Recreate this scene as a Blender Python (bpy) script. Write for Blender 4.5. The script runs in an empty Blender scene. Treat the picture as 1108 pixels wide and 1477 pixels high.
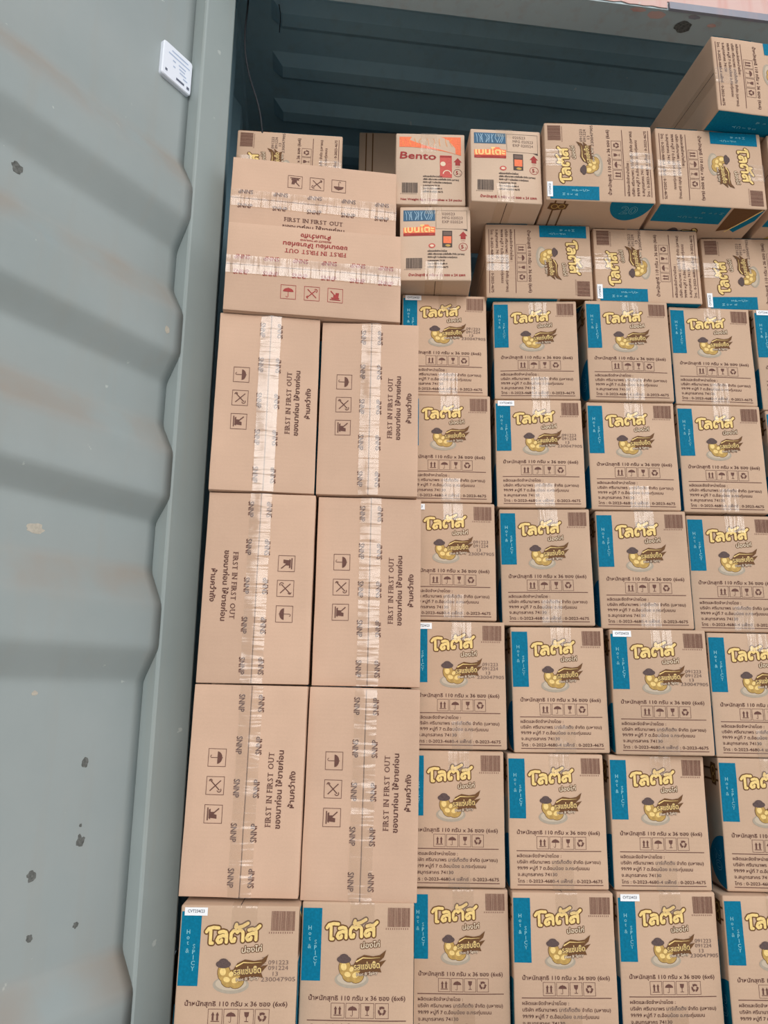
import bpy, bmesh, math, random
from mathutils import Vector, Matrix, noise

# ------------------------------------------------------------------ scene, camera, sky
scene = bpy.context.scene
COL = scene.collection
scene.view_settings.view_transform = 'Standard'
scene.view_settings.look = 'None'
scene.view_settings.exposure = 0.0
scene.view_settings.gamma = 1.0
scene.view_settings.use_curve_mapping = False

def Rz(a): return Matrix.Rotation(a, 3, 'Z')
def Rx(a): return Matrix.Rotation(a, 3, 'X')
def Ry(a): return Matrix.Rotation(a, 3, 'Y')

CAM_YAW, CAM_PITCH, CAM_ROLL = -0.0139300, 0.2294569, -0.0164541
CAM_LOC = (-0.06825, -1.49670, -0.83904)
FOCAL_PX = 1070.3
cam_data = bpy.data.cameras.new('camera')
cam_data.sensor_fit = 'AUTO'
cam_data.sensor_width = 36.0
cam_data.lens = 36.0 * FOCAL_PX / 1477.0
cam_data.clip_start = 0.02
cam = bpy.data.objects.new('camera', cam_data)
COL.objects.link(cam)
_R = Rz(CAM_YAW) @ Rx(CAM_PITCH) @ Ry(CAM_ROLL)
_r, _f, _u = _R.col[0], _R.col[1], _R.col[2]
_M = Matrix((_r, _u, -_f)).transposed().to_4x4()
_M.translation = Vector(CAM_LOC)
cam.matrix_world = _M
scene.camera = cam

SKY_STRENGTH = 0.64
GLARE_DIR, GLARE_MIN, GLARE = Vector((0.15, -0.94, 0.36)).normalized(), 0.885, 8.5     # thin bright cloud
HAZE_DIR, HAZE_MIN, HAZE = Vector((0.80, -0.58, 0.26)).normalized(), 0.0, 1.05        # wide glow around the veiled sun
world = bpy.data.worlds.new('hazy_sky')
scene.world = world
world.use_nodes = True
wn = world.node_tree
wn.nodes.clear()
w_out = wn.nodes.new('ShaderNodeOutputWorld')
w_bg = wn.nodes.new('ShaderNodeBackground')
w_tc = wn.nodes.new('ShaderNodeTexCoord')
w_sep = wn.nodes.new('ShaderNodeSeparateXYZ')
w_ramp = wn.nodes.new('ShaderNodeValToRGB')
w_ramp.color_ramp.elements[0].position = 0.0
w_ramp.color_ramp.elements[0].color = (0.74, 0.75, 0.76, 1)
w_ramp.color_ramp.elements[1].position = 0.9
w_ramp.color_ramp.elements[1].color = (0.30, 0.35, 0.42, 1)
w_nrm = wn.nodes.new('ShaderNodeVectorMath'); w_nrm.operation = 'NORMALIZE'
wn.links.new(w_tc.outputs['Generated'], w_nrm.inputs[0])
wn.links.new(w_nrm.outputs[0], w_sep.inputs[0])
wn.links.new(w_sep.outputs['Z'], w_ramp.inputs[0])
w_side = wn.nodes.new('ShaderNodeMapRange')          # the sky is duller towards the left
w_side.inputs['From Min'].default_value = -1.0; w_side.inputs['From Max'].default_value = 1.0
w_side.inputs['To Min'].default_value = 0.40; w_side.inputs['To Max'].default_value = 1.35
wn.links.new(w_sep.outputs['X'], w_side.inputs['Value'])
w_dull = wn.nodes.new('ShaderNodeVectorMath'); w_dull.operation = 'SCALE'
wn.links.new(w_ramp.outputs[0], w_dull.inputs[0]); wn.links.new(w_side.outputs[0], w_dull.inputs['Scale'])
w_last = w_dull.outputs[0]
for d, lo, amt, col in ((GLARE_DIR, GLARE_MIN, GLARE, (1.0, 0.97, 0.93)), (HAZE_DIR, HAZE_MIN, HAZE, (1.0, 0.98, 0.95))):
    w_dot = wn.nodes.new('ShaderNodeVectorMath'); w_dot.operation = 'DOT_PRODUCT'
    w_dot.inputs[1].default_value = d
    wn.links.new(w_nrm.outputs[0], w_dot.inputs[0])
    w_map = wn.nodes.new('ShaderNodeMapRange'); w_map.interpolation_type = 'SMOOTHSTEP'
    w_map.inputs['From Min'].default_value = lo
    w_map.inputs['From Max'].default_value = 1.0
    w_map.inputs['To Min'].default_value = 0.0
    w_map.inputs['To Max'].default_value = amt
    wn.links.new(w_dot.outputs['Value'], w_map.inputs['Value'])
    w_sc = wn.nodes.new('ShaderNodeVectorMath'); w_sc.operation = 'SCALE'
    w_sc.inputs[0].default_value = col
    wn.links.new(w_map.outputs[0], w_sc.inputs['Scale'])
    w_add = wn.nodes.new('ShaderNodeMix'); w_add.data_type = 'RGBA'; w_add.blend_type = 'ADD'
    w_add.inputs[0].default_value = 1.0
    wn.links.new(w_last, w_add.inputs[6]); wn.links.new(w_sc.outputs[0], w_add.inputs[7])
    w_last = w_add.outputs[2]
wn.links.new(w_last, w_bg.inputs['Color'])
w_bg.inputs['Strength'].default_value = SKY_STRENGTH
wn.links.new(w_bg.outputs[0], w_out.inputs['Surface'])

# ------------------------------------------------------------------ materials
def srgb(r, g, b):
    def f(c):
        c /= 255.0
        return c / 12.92 if c <= 0.04045 else ((c + 0.055) / 1.055) ** 2.4
    return (f(r), f(g), f(b), 1.0)

def new_mat(name):
    m = bpy.data.materials.new(name)
    m.use_nodes = True
    return m, m.node_tree, m.node_tree.nodes['Principled BSDF']

def nd(t, kind, **kw):
    n = t.nodes.new(kind)
    for k, v in kw.items():
        if hasattr(n, k):
            setattr(n, k, v)
    return n

def plain(name, col, rough=0.6, spec=0.3, vary=0.0, scale=60, metallic=0.0):
    m, t, p = new_mat(name)
    p.inputs['Roughness'].default_value = rough
    p.inputs['Specular IOR Level'].default_value = spec
    p.inputs['Metallic'].default_value = metallic
    if vary:
        tc = nd(t, 'ShaderNodeTexCoord')
        nz = nd(t, 'ShaderNodeTexNoise')
        nz.inputs['Scale'].default_value = scale
        nz.inputs['Detail'].default_value = 5
        t.links.new(tc.outputs['Object'], nz.inputs['Vector'])
        r = nd(t, 'ShaderNodeValToRGB')
        a = [max(0, c * (1 - vary)) for c in col[:3]] + [1]
        b = [min(1, c * (1 + vary)) for c in col[:3]] + [1]
        r.color_ramp.elements[0].position = 0.3
        r.color_ramp.elements[1].position = 0.7
        r.color_ramp.elements[0].color = a
        r.color_ramp.elements[1].color = b
        t.links.new(nz.outputs['Fac'], r.inputs[0])
        t.links.new(r.outputs[0], p.inputs['Base Color'])
    else:
        p.inputs['Base Color'].default_value = col
    return m

def cardboard(name, col, dark=0.90):
    m, t, p = new_mat(name)
    p.inputs['Roughness'].default_value = 0.72
    p.inputs['Specular IOR Level'].default_value = 0.22
    tc = nd(t, 'ShaderNodeTexCoord')
    oi = nd(t, 'ShaderNodeObjectInfo')
    off = nd(t, 'ShaderNodeVectorMath', operation='ADD')
    t.links.new(tc.outputs['Object'], off.inputs[0])
    sc = nd(t, 'ShaderNodeVectorMath', operation='SCALE')
    sc.inputs[0].default_value = (3.1, 5.7, 9.3)
    t.links.new(oi.outputs['Random'], sc.inputs['Scale'])
    t.links.new(sc.outputs[0], off.inputs[1])
    n1 = nd(t, 'ShaderNodeTexNoise'); n1.inputs['Scale'].default_value = 9; n1.inputs['Detail'].default_value = 6
    n2 = nd(t, 'ShaderNodeTexNoise'); n2.inputs['Scale'].default_value = 420; n2.inputs['Detail'].default_value = 3
    for n in (n1, n2): t.links.new(off.outputs[0], n.inputs['Vector'])
    r = nd(t, 'ShaderNodeValToRGB')
    r.color_ramp.elements[0].position = 0.28
    r.color_ramp.elements[1].position = 0.72
    r.color_ramp.elements[0].color = [c * dark for c in col[:3]] + [1]
    r.color_ramp.elements[1].color = [min(1, c * 1.05) for c in col[:3]] + [1]
    mx = nd(t, 'ShaderNodeMath', operation='MULTIPLY_ADD')
    mx.inputs[1].default_value = 0.7
    t.links.new(n1.outputs['Fac'], mx.inputs[0])
    m2 = nd(t, 'ShaderNodeMath', operation='MULTIPLY'); m2.inputs[1].default_value = 0.3
    t.links.new(n2.outputs['Fac'], m2.inputs[0])
    t.links.new(m2.outputs[0], mx.inputs[2])
    t.links.new(mx.outputs[0], r.inputs[0])
    # one carton differs a little from the next
    hv = nd(t, 'ShaderNodeHueSaturation')
    mr = nd(t, 'ShaderNodeMapRange')
    mr.inputs['To Min'].default_value = 0.94; mr.inputs['To Max'].default_value = 1.04
    t.links.new(oi.outputs['Random'], mr.inputs['Value'])
    t.links.new(mr.outputs[0], hv.inputs['Value'])
    t.links.new(r.outputs[0], hv.inputs['Color'])
    t.links.new(hv.outputs[0], p.inputs['Base Color'])
    # corrugation showing faintly through the liner
    wv = nd(t, 'ShaderNodeTexWave', wave_type='BANDS', bands_direction='Z')
    wv.inputs['Scale'].default_value = 40; wv.inputs['Distortion'].default_value = 1.0
    t.links.new(off.outputs[0], wv.inputs['Vector'])
    b1 = nd(t, 'ShaderNodeBump'); b1.inputs['Strength'].default_value = 0.05; b1.inputs['Distance'].default_value = 0.001
    t.links.new(wv.outputs['Fac'], b1.inputs['Height'])
    b2 = nd(t, 'ShaderNodeBump'); b2.inputs['Strength'].default_value = 0.25; b2.inputs['Distance'].default_value = 0.004
    n3 = nd(t, 'ShaderNodeTexNoise'); n3.inputs['Scale'].default_value = 14; n3.inputs['Detail'].default_value = 4
    t.links.new(off.outputs[0], n3.inputs['Vector'])
    t.links.new(n3.outputs['Fac'], b2.inputs['Height'])
    t.links.new(b1.outputs[0], b2.inputs['Normal'])
    t.links.new(b2.outputs[0], p.inputs['Normal'])
    return m

def tape_mat(name, glossy=0.085, haze=0.07, bands='Z', tint=(0.98, 0.95, 0.90, 1)):
    m = bpy.data.materials.new(name); m.use_nodes = True
    t = m.node_tree; t.nodes.clear()
    out = nd(t, 'ShaderNodeOutputMaterial')
    tr = nd(t, 'ShaderNodeBsdfTransparent'); tr.inputs[0].default_value = tint
    df = nd(t, 'ShaderNodeBsdfDiffuse'); df.inputs[0].default_value = (0.82, 0.78, 0.75, 1)
    gl = nd(t, 'ShaderNodeBsdfGlossy'); gl.inputs['Roughness'].default_value = 0.13
    tc = nd(t, 'ShaderNodeTexCoord'); oi = nd(t, 'ShaderNodeObjectInfo')
    sc = nd(t, 'ShaderNodeVectorMath', operation='SCALE'); sc.inputs[0].default_value = (7.7, 3.3, 5.1)
    t.links.new(oi.outputs['Random'], sc.inputs['Scale'])
    ad = nd(t, 'ShaderNodeVectorMath', operation='ADD')
    t.links.new(tc.outputs['Object'], ad.inputs[0]); t.links.new(sc.outputs[0], ad.inputs[1])
    mp = nd(t, 'ShaderNodeMapping')
    mp.inputs['Scale'].default_value = {'Z': (8, 8, 58), 'X': (80, 8, 8)}[bands]
    t.links.new(ad.outputs[0], mp.inputs['Vector'])
    n1 = nd(t, 'ShaderNodeTexNoise'); n1.inputs['Scale'].default_value = 1.0; n1.inputs['Detail'].default_value = 2
    t.links.new(mp.outputs[0], n1.inputs['Vector'])
    n2 = nd(t, 'ShaderNodeTexNoise'); n2.inputs['Scale'].default_value = 13; n2.inputs['Detail'].default_value = 3
    t.links.new(ad.outputs[0], n2.inputs['Vector'])
    b1 = nd(t, 'ShaderNodeBump'); b1.inputs['Strength'].default_value = 0.75; b1.inputs['Distance'].default_value = 0.006
    t.links.new(n1.outputs['Fac'], b1.inputs['Height'])
    b2 = nd(t, 'ShaderNodeBump'); b2.inputs['Strength'].default_value = 0.5; b2.inputs['Distance'].default_value = 0.008
    t.links.new(n2.outputs['Fac'], b2.inputs['Height']); t.links.new(b1.outputs[0], b2.inputs['Normal'])
    t.links.new(b2.outputs[0], gl.inputs['Normal'])
    m1 = nd(t, 'ShaderNodeMixShader'); m1.inputs[0].default_value = haze
    t.links.new(tr.outputs[0], m1.inputs[1]); t.links.new(df.outputs[0], m1.inputs[2])
    m2 = nd(t, 'ShaderNodeMixShader'); m2.inputs[0].default_value = glossy
    t.links.new(m1.outputs[0], m2.inputs[1]); t.links.new(gl.outputs[0], m2.inputs[2])
    t.links.new(m2.outputs[0], out.inputs['Surface'])
    return m

KRAFT = srgb(197, 167, 143)
M = {}
M['kraft'] = cardboard('kraft_cardboard', KRAFT)
M['kraft_plain'] = cardboard('plain_kraft_cardboard', srgb(203, 170, 147))
M['kraft_pale'] = cardboard('pale_kraft_cardboard', srgb(206, 180, 158))
M['seam'] = plain('carton_seam_shadow_gap', srgb(70, 50, 40), 0.9, 0.1)
M['brown'] = plain('brown_print', srgb(104, 72, 64), 0.7, 0.2, 0.18, 500)
M['brown_light'] = plain('light_brown_print', srgb(126, 92, 78), 0.7, 0.2, 0.2, 700)
M['outline'] = plain('logo_brown_outline', srgb(104, 70, 40), 0.65, 0.25, 0.12, 400)
M['teal'] = plain('teal_print', srgb(0, 110, 142), 0.65, 0.12, 0.14, 260)
M['teal_pale'] = plain('pale_teal_print', srgb(126, 186, 200), 0.6, 0.25)
M['yellow'] = plain('yellow_print', srgb(232, 202, 132), 0.65, 0.25, 0.10, 300)
M['yellow_deep'] = plain('deep_yellow_print', srgb(182, 148, 84), 0.65, 0.25, 0.2, 160)
M['plate'] = plain('grey_plate_print', srgb(168, 156, 140), 0.65, 0.25, 0.05, 200)
M['plate_light'] = plain('pale_plate_print', srgb(192, 176, 156), 0.65, 0.25)
M['mound'] = plain('dark_seasoning_print', srgb(92, 76, 74), 0.7, 0.2, 0.3, 900)
M['cream'] = plain('cream_print', srgb(226, 206, 180), 0.65, 0.25)
M['stamp'] = plain('grey_stamp_ink', srgb(118, 98, 90), 0.7, 0.2, 0.2, 900)
M['red'] = plain('red_print', srgb(158, 58, 56), 0.65, 0.25, 0.15, 400)
M['red_soft'] = plain('soft_red_print', srgb(196, 92, 84), 0.65, 0.25, 0.12, 400)
M['orange'] = plain('orange_print', srgb(238, 122, 82), 0.6, 0.28, 0.10, 300)
M['amber'] = plain('amber_print', srgb(238, 150, 76), 0.6, 0.28, 0.08, 300)
M['pale_yellow'] = plain('pale_yellow_print', srgb(250, 212, 140), 0.6, 0.28)
M['blue'] = plain('blue_print', srgb(62, 98, 126), 0.6, 0.28, 0.12, 300)
M['pale_blue'] = plain('pale_blue_print', srgb(150, 180, 200), 0.6, 0.28)
M['char'] = plain('charcoal_print', srgb(82, 72, 68), 0.7, 0.2, 0.1, 600)
M['white'] = plain('white_sticker_paper', srgb(236, 238, 242), 0.5, 0.35)
M['ink'] = plain('blue_black_ink', srgb(60, 66, 86), 0.7, 0.2)
M['tape'] = tape_mat('clear_packing_tape', glossy=0.070)
M['tape_x'] = tape_mat('clear_packing_tape_crosswise', glossy=0.065, bands='X')
M['tape_hazy'] = tape_mat('wrinkled_packing_tape', glossy=0.085, haze=0.13)
M['tape_hazy_x'] = tape_mat('wrinkled_packing_tape_crosswise', glossy=0.085, haze=0.13, bands='X')

def painted_steel(name, col, col2, rust, rough=0.5, scuff=0.25, ledge=False):
    m, t, p = new_mat(name)
    p.inputs['Roughness'].default_value = rough
    p.inputs['Specular IOR Level'].default_value = 0.35
    tc = nd(t, 'ShaderNodeTexCoord')
    n1 = nd(t, 'ShaderNodeTexNoise'); n1.inputs['Scale'].default_value = 3.0; n1.inputs['Detail'].default_value = 8; n1.inputs['Roughness'].default_value = 0.6
    t.links.new(tc.outputs['Object'], n1.inputs['Vector'])
    r1 = nd(t, 'ShaderNodeValToRGB')
    r1.color_ramp.elements[0].position = 0.32; r1.color_ramp.elements[1].position = 0.68
    r1.color_ramp.elements[0].color = col; r1.color_ramp.elements[1].color = col2
    t.links.new(n1.outputs['Fac'], r1.inputs[0])
    # streaks
    mp = nd(t, 'ShaderNodeMapping'); mp.inputs['Scale'].default_value = (14, 14, 1.2)
    t.links.new(tc.outputs['Object'], mp.inputs['Vector'])
    n2 = nd(t, 'ShaderNodeTexNoise'); n2.inputs['Scale'].default_value = 2.2; n2.inputs['Detail'].default_value = 6
    t.links.new(mp.outputs[0], n2.inputs['Vector'])
    r2 = nd(t, 'ShaderNodeValToRGB')
    r2.color_ramp.elements[0].position = 0.52; r2.color_ramp.elements[1].position = 0.78
    r2.color_ramp.elements[0].color = (0, 0, 0, 1); r2.color_ramp.elements[1].color = (scuff, scuff, scuff, 1)
    t.links.new(n2.outputs['Fac'], r2.inputs[0])
    mx = nd(t, 'ShaderNodeMix', data_type='RGBA')
    t.links.new(r2.outputs[0], mx.inputs[0])
    t.links.new(r1.outputs[0], mx.inputs[6]); mx.inputs[7].default_value = rust
    # fine chips
    n3 = nd(t, 'ShaderNodeTexNoise'); n3.inputs['Scale'].default_value = 34; n3.inputs['Detail'].default_value = 4
    t.links.new(tc.outputs['Object'], n3.inputs['Vector'])
    r3 = nd(t, 'ShaderNodeValToRGB')
    r3.color_ramp.elements[0].position = 0.735; r3.color_ramp.elements[1].position = 0.76
    r3.color_ramp.elements[0].color = (0, 0, 0, 1); r3.color_ramp.elements[1].color = (0.5, 0.5, 0.5, 1)
    t.links.new(n3.outputs['Fac'], r3.inputs[0])
    m2 = nd(t, 'ShaderNodeMix', data_type='RGBA')
    t.links.new(r3.outputs[0], m2.inputs[0])
    t.links.new(mx.outputs[2], m2.inputs[6]); m2.inputs[7].default_value = srgb(196, 202, 198)
    last = m2.outputs[2]
    if ledge:        # rusty dirt that has settled on the ledges of the pressed panel
        av = nd(t, 'ShaderNodeAttribute'); av.attribute_name = 'rust_wear'
        n5 = nd(t, 'ShaderNodeTexNoise'); n5.inputs['Scale'].default_value = 6; n5.inputs['Detail'].default_value = 7
        t.links.new(tc.outputs['Object'], n5.inputs['Vector'])
        r5 = nd(t, 'ShaderNodeValToRGB')
        r5.color_ramp.elements[0].position = 0.30; r5.color_ramp.elements[1].position = 0.75
        t.links.new(n5.outputs['Fac'], r5.inputs[0])
        mm = nd(t, 'ShaderNodeMath', operation='MULTIPLY'); mm2 = nd(t, 'ShaderNodeMath', operation='MULTIPLY'); mm2.inputs[1].default_value = 0.75
        t.links.new(av.outputs['Fac'], mm.inputs[0]); t.links.new(r5.outputs[0], mm.inputs[1]); t.links.new(mm.outputs[0], mm2.inputs[0])
        m5 = nd(t, 'ShaderNodeMix', data_type='RGBA')
        t.links.new(mm2.outputs[0], m5.inputs[0]); t.links.new(last, m5.inputs[6]); m5.inputs[7].default_value = srgb(146, 128, 112)
        last = m5.outputs[2]
    t.links.new(last, p.inputs['Base Color'])
    b = nd(t, 'ShaderNodeBump'); b.inputs['Strength'].default_value = 0.18; b.inputs['Distance'].default_value = 0.006
    n4 = nd(t, 'ShaderNodeTexNoise'); n4.inputs['Scale'].default_value = 7; n4.inputs['Detail'].default_value = 5
    t.links.new(tc.outputs['Object'], n4.inputs['Vector'])
    t.links.new(n4.outputs['Fac'], b.inputs['Height'])
    t.links.new(b.outputs[0], p.inputs['Normal'])
    return m

M['door'] = painted_steel('grey_green_door_paint', srgb(143, 154, 154), srgb(152, 162, 162), srgb(152, 150, 140))
M['door_panel'] = painted_steel('grey_green_panel_paint', srgb(142, 152, 153), srgb(151, 160, 161), srgb(150, 148, 140), ledge=True)
M['inside'] = painted_steel('container_interior_paint', srgb(128, 164, 182), srgb(142, 174, 186), srgb(120, 122, 116), 0.55)
M['header_under'] = painted_steel('header_grey_paint', srgb(172, 190, 196), srgb(184, 198, 202), srgb(168, 136, 126), 0.5, 0.35)
M['header_pink'] = painted_steel('faded_pink_paint', srgb(206, 170, 164), srgb(216, 186, 180), srgb(196, 92, 76), 0.6, 0.5)
M['header_lip'] = painted_steel('chalky_purple_grey_paint', srgb(134, 136, 150), srgb(150, 152, 164), srgb(190, 150, 146), 0.6, 0.4)
M['rust'] = plain('dark_rust', srgb(98, 100, 98), 0.85, 0.15, 0.35, 220)
M['scrape'] = plain('bare_scraped_metal', srgb(176, 170, 158), 0.6, 0.3, 0.12, 200)
M['wood_floor'] = plain('container_plywood_floor', srgb(96, 74, 56), 0.7, 0.25, 0.25, 18)
M['ground'] = plain('yard_concrete', srgb(206, 201, 193), 0.85, 0.2, 0.15, 3)
M['plastic'] = plain('white_plastic', srgb(226, 232, 244), 0.35, 0.45)
M['tag_grey'] = plain('pale_grey_tag_print', srgb(170, 186, 214), 0.5, 0.3)
M['tag_dark'] = plain('dark_tag_print', srgb(92, 98, 116), 0.5, 0.3)
M['cable'] = plain('black_rubber_cable', srgb(26, 30, 36), 0.55, 0.35)

# ------------------------------------------------------------------ object helpers
def link_mesh(name, verts, faces, mats, mat_idx=None, parent=None, smooth=False):
    me = bpy.data.meshes.new(name)
    me.from_pydata([tuple(v) for v in verts], [], faces)
    for m in mats: me.materials.append(M[m])
    if mat_idx is not None:
        me.polygons.foreach_set('material_index', mat_idx)
    if smooth:
        me.polygons.foreach_set('use_smooth', [True] * len(me.polygons))
    me.update()
    return add_obj(name, me, parent)

def add_obj(name, me, parent=None):
    o = bpy.data.objects.new(name, me)
    COL.objects.link(o)
    if parent: o.parent = parent
    return o

def tag(o, label=None, cat=None, group=None, kind=None):
    if label: o['label'] = label
    if cat: o['category'] = cat
    if group: o['group'] = group
    if kind: o['kind'] = kind
    return o

def structure(name, verts, faces, mats, mat_idx=None, parent=None, smooth=False):
    o = link_mesh(name, verts, faces, mats, mat_idx, parent, smooth)
    if parent is None: o['kind'] = 'structure'
    return o

def box_vf(x0, x1, y0, y1, z0, z1):
    v = [Vector(c) for c in ((x0, y0, z0), (x1, y0, z0), (x1, y1, z0), (x0, y1, z0),
                             (x0, y0, z1), (x1, y0, z1), (x1, y1, z1), (x0, y1, z1))]
    f = [(0, 3, 2, 1), (4, 5, 6, 7), (0, 1, 5, 4), (1, 2, 6, 5), (2, 3, 7, 6), (3, 0, 4, 7)]
    return v, f

class MB:
    """verts + faces + one material per face"""
    def __init__(s): s.v = []; s.f = []; s.m = []; s.names = []
    def mi(s, name):
        if name not in s.names: s.names.append(name)
        return s.names.index(name)
    def add(s, v, f, mat):
        b = len(s.v); k = s.mi(mat)
        s.v += [Vector(p) for p in v]
        for q in f:
            s.f.append(tuple(i + b for i in q)); s.m.append(k)
    def mesh(s, name, smooth_mats=()):
        me = bpy.data.meshes.new(name)
        me.from_pydata([tuple(v) for v in s.v], [], s.f)
        for n in s.names: me.materials.append(M[n])
        me.polygons.foreach_set('material_index', s.m)
        sm = [s.names.index(n) for n in smooth_mats if n in s.names]
        me.polygons.foreach_set('use_smooth', [i in sm for i in s.m])
        me.update()
        return me
    def link(s, name, parent=None): return add_obj(name, s.mesh(name), parent)

def rounded_box(w, d, h, r=0.003, n=(10, 8, 12)):
    """grid box with rounded edges, centred on x and z, front face at y = 0"""
    def axis(half, k):
        inner = [(-half + r) + (2 * half - 2 * r) * i / k for i in range(k + 1)]
        return [-half, -half + 0.35 * r] + inner + [half - 0.35 * r, half]
    hx, hy, hz = w / 2, d / 2, h / 2
    X, Y, Z = axis(hx, n[0]), axis(hy, n[1]), axis(hz, n[2])
    bm = bmesh.new()
    def face_grid(A, B, fn, flip):
        g = [[bm.verts.new(fn(a, b)) for b in B] for a in A]
        for i in range(len(A) - 1):
            for j in range(len(B) - 1):
                q = [g[i][j], g[i + 1][j], g[i + 1][j + 1], g[i][j + 1]]
                bm.faces.new(q[::-1] if flip else q)
    face_grid(X, Z, lambda a, b: (a, -hy, b), False)
    face_grid(X, Z, lambda a, b: (a, hy, b), True)
    face_grid(Y, Z, lambda a, b: (-hx, a, b), True)
    face_grid(Y, Z, lambda a, b: (hx, a, b), False)
    face_grid(X, Y, lambda a, b: (a, b, -hz), True)
    face_grid(X, Y, lambda a, b: (a, b, hz), False)
    bmesh.ops.remove_doubles(bm, verts=bm.verts, dist=1e-6)
    for v in bm.verts:
        c = Vector((max(-hx + r, min(hx - r, v.co.x)), max(-hy + r, min(hy - r, v.co.y)), max(-hz + r, min(hz - r, v.co.z))))
        dlt = v.co - c
        if dlt.length > 1e-9: v.co = c + dlt.normalized() * r
        v.co.y += hy
    vs = [v.co.copy() for v in bm.verts]
    bm.verts.index_update()
    fs = [tuple(v.index for v in f.verts) for f in bm.faces]
    bm.free()
    return vs, fs

# ------------------------------------------------------------------ flat print drawing
_text_cache = {}
def glyphs(s, res=2):
    k = (s, res)
    if k not in _text_cache:
        cu = bpy.data.curves.new('lettering', 'FONT')
        cu.body = s; cu.size = 1.0; cu.resolution_u = res; cu.fill_mode = 'BOTH'
        o = bpy.data.objects.new('lettering', cu)
        COL.objects.link(o)
        dg = bpy.context.evaluated_depsgraph_get()
        dg.update()
        me = o.evaluated_get(dg).to_mesh()
        v = [(p.co.x, p.co.y) for p in me.vertices]
        f = [tuple(p.vertices) for p in me.polygons]
        o.evaluated_get(dg).to_mesh_clear()
        bpy.data.objects.remove(o); bpy.data.curves.remove(cu)
        _text_cache[k] = (v, f)
    return _text_cache[k]

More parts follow.
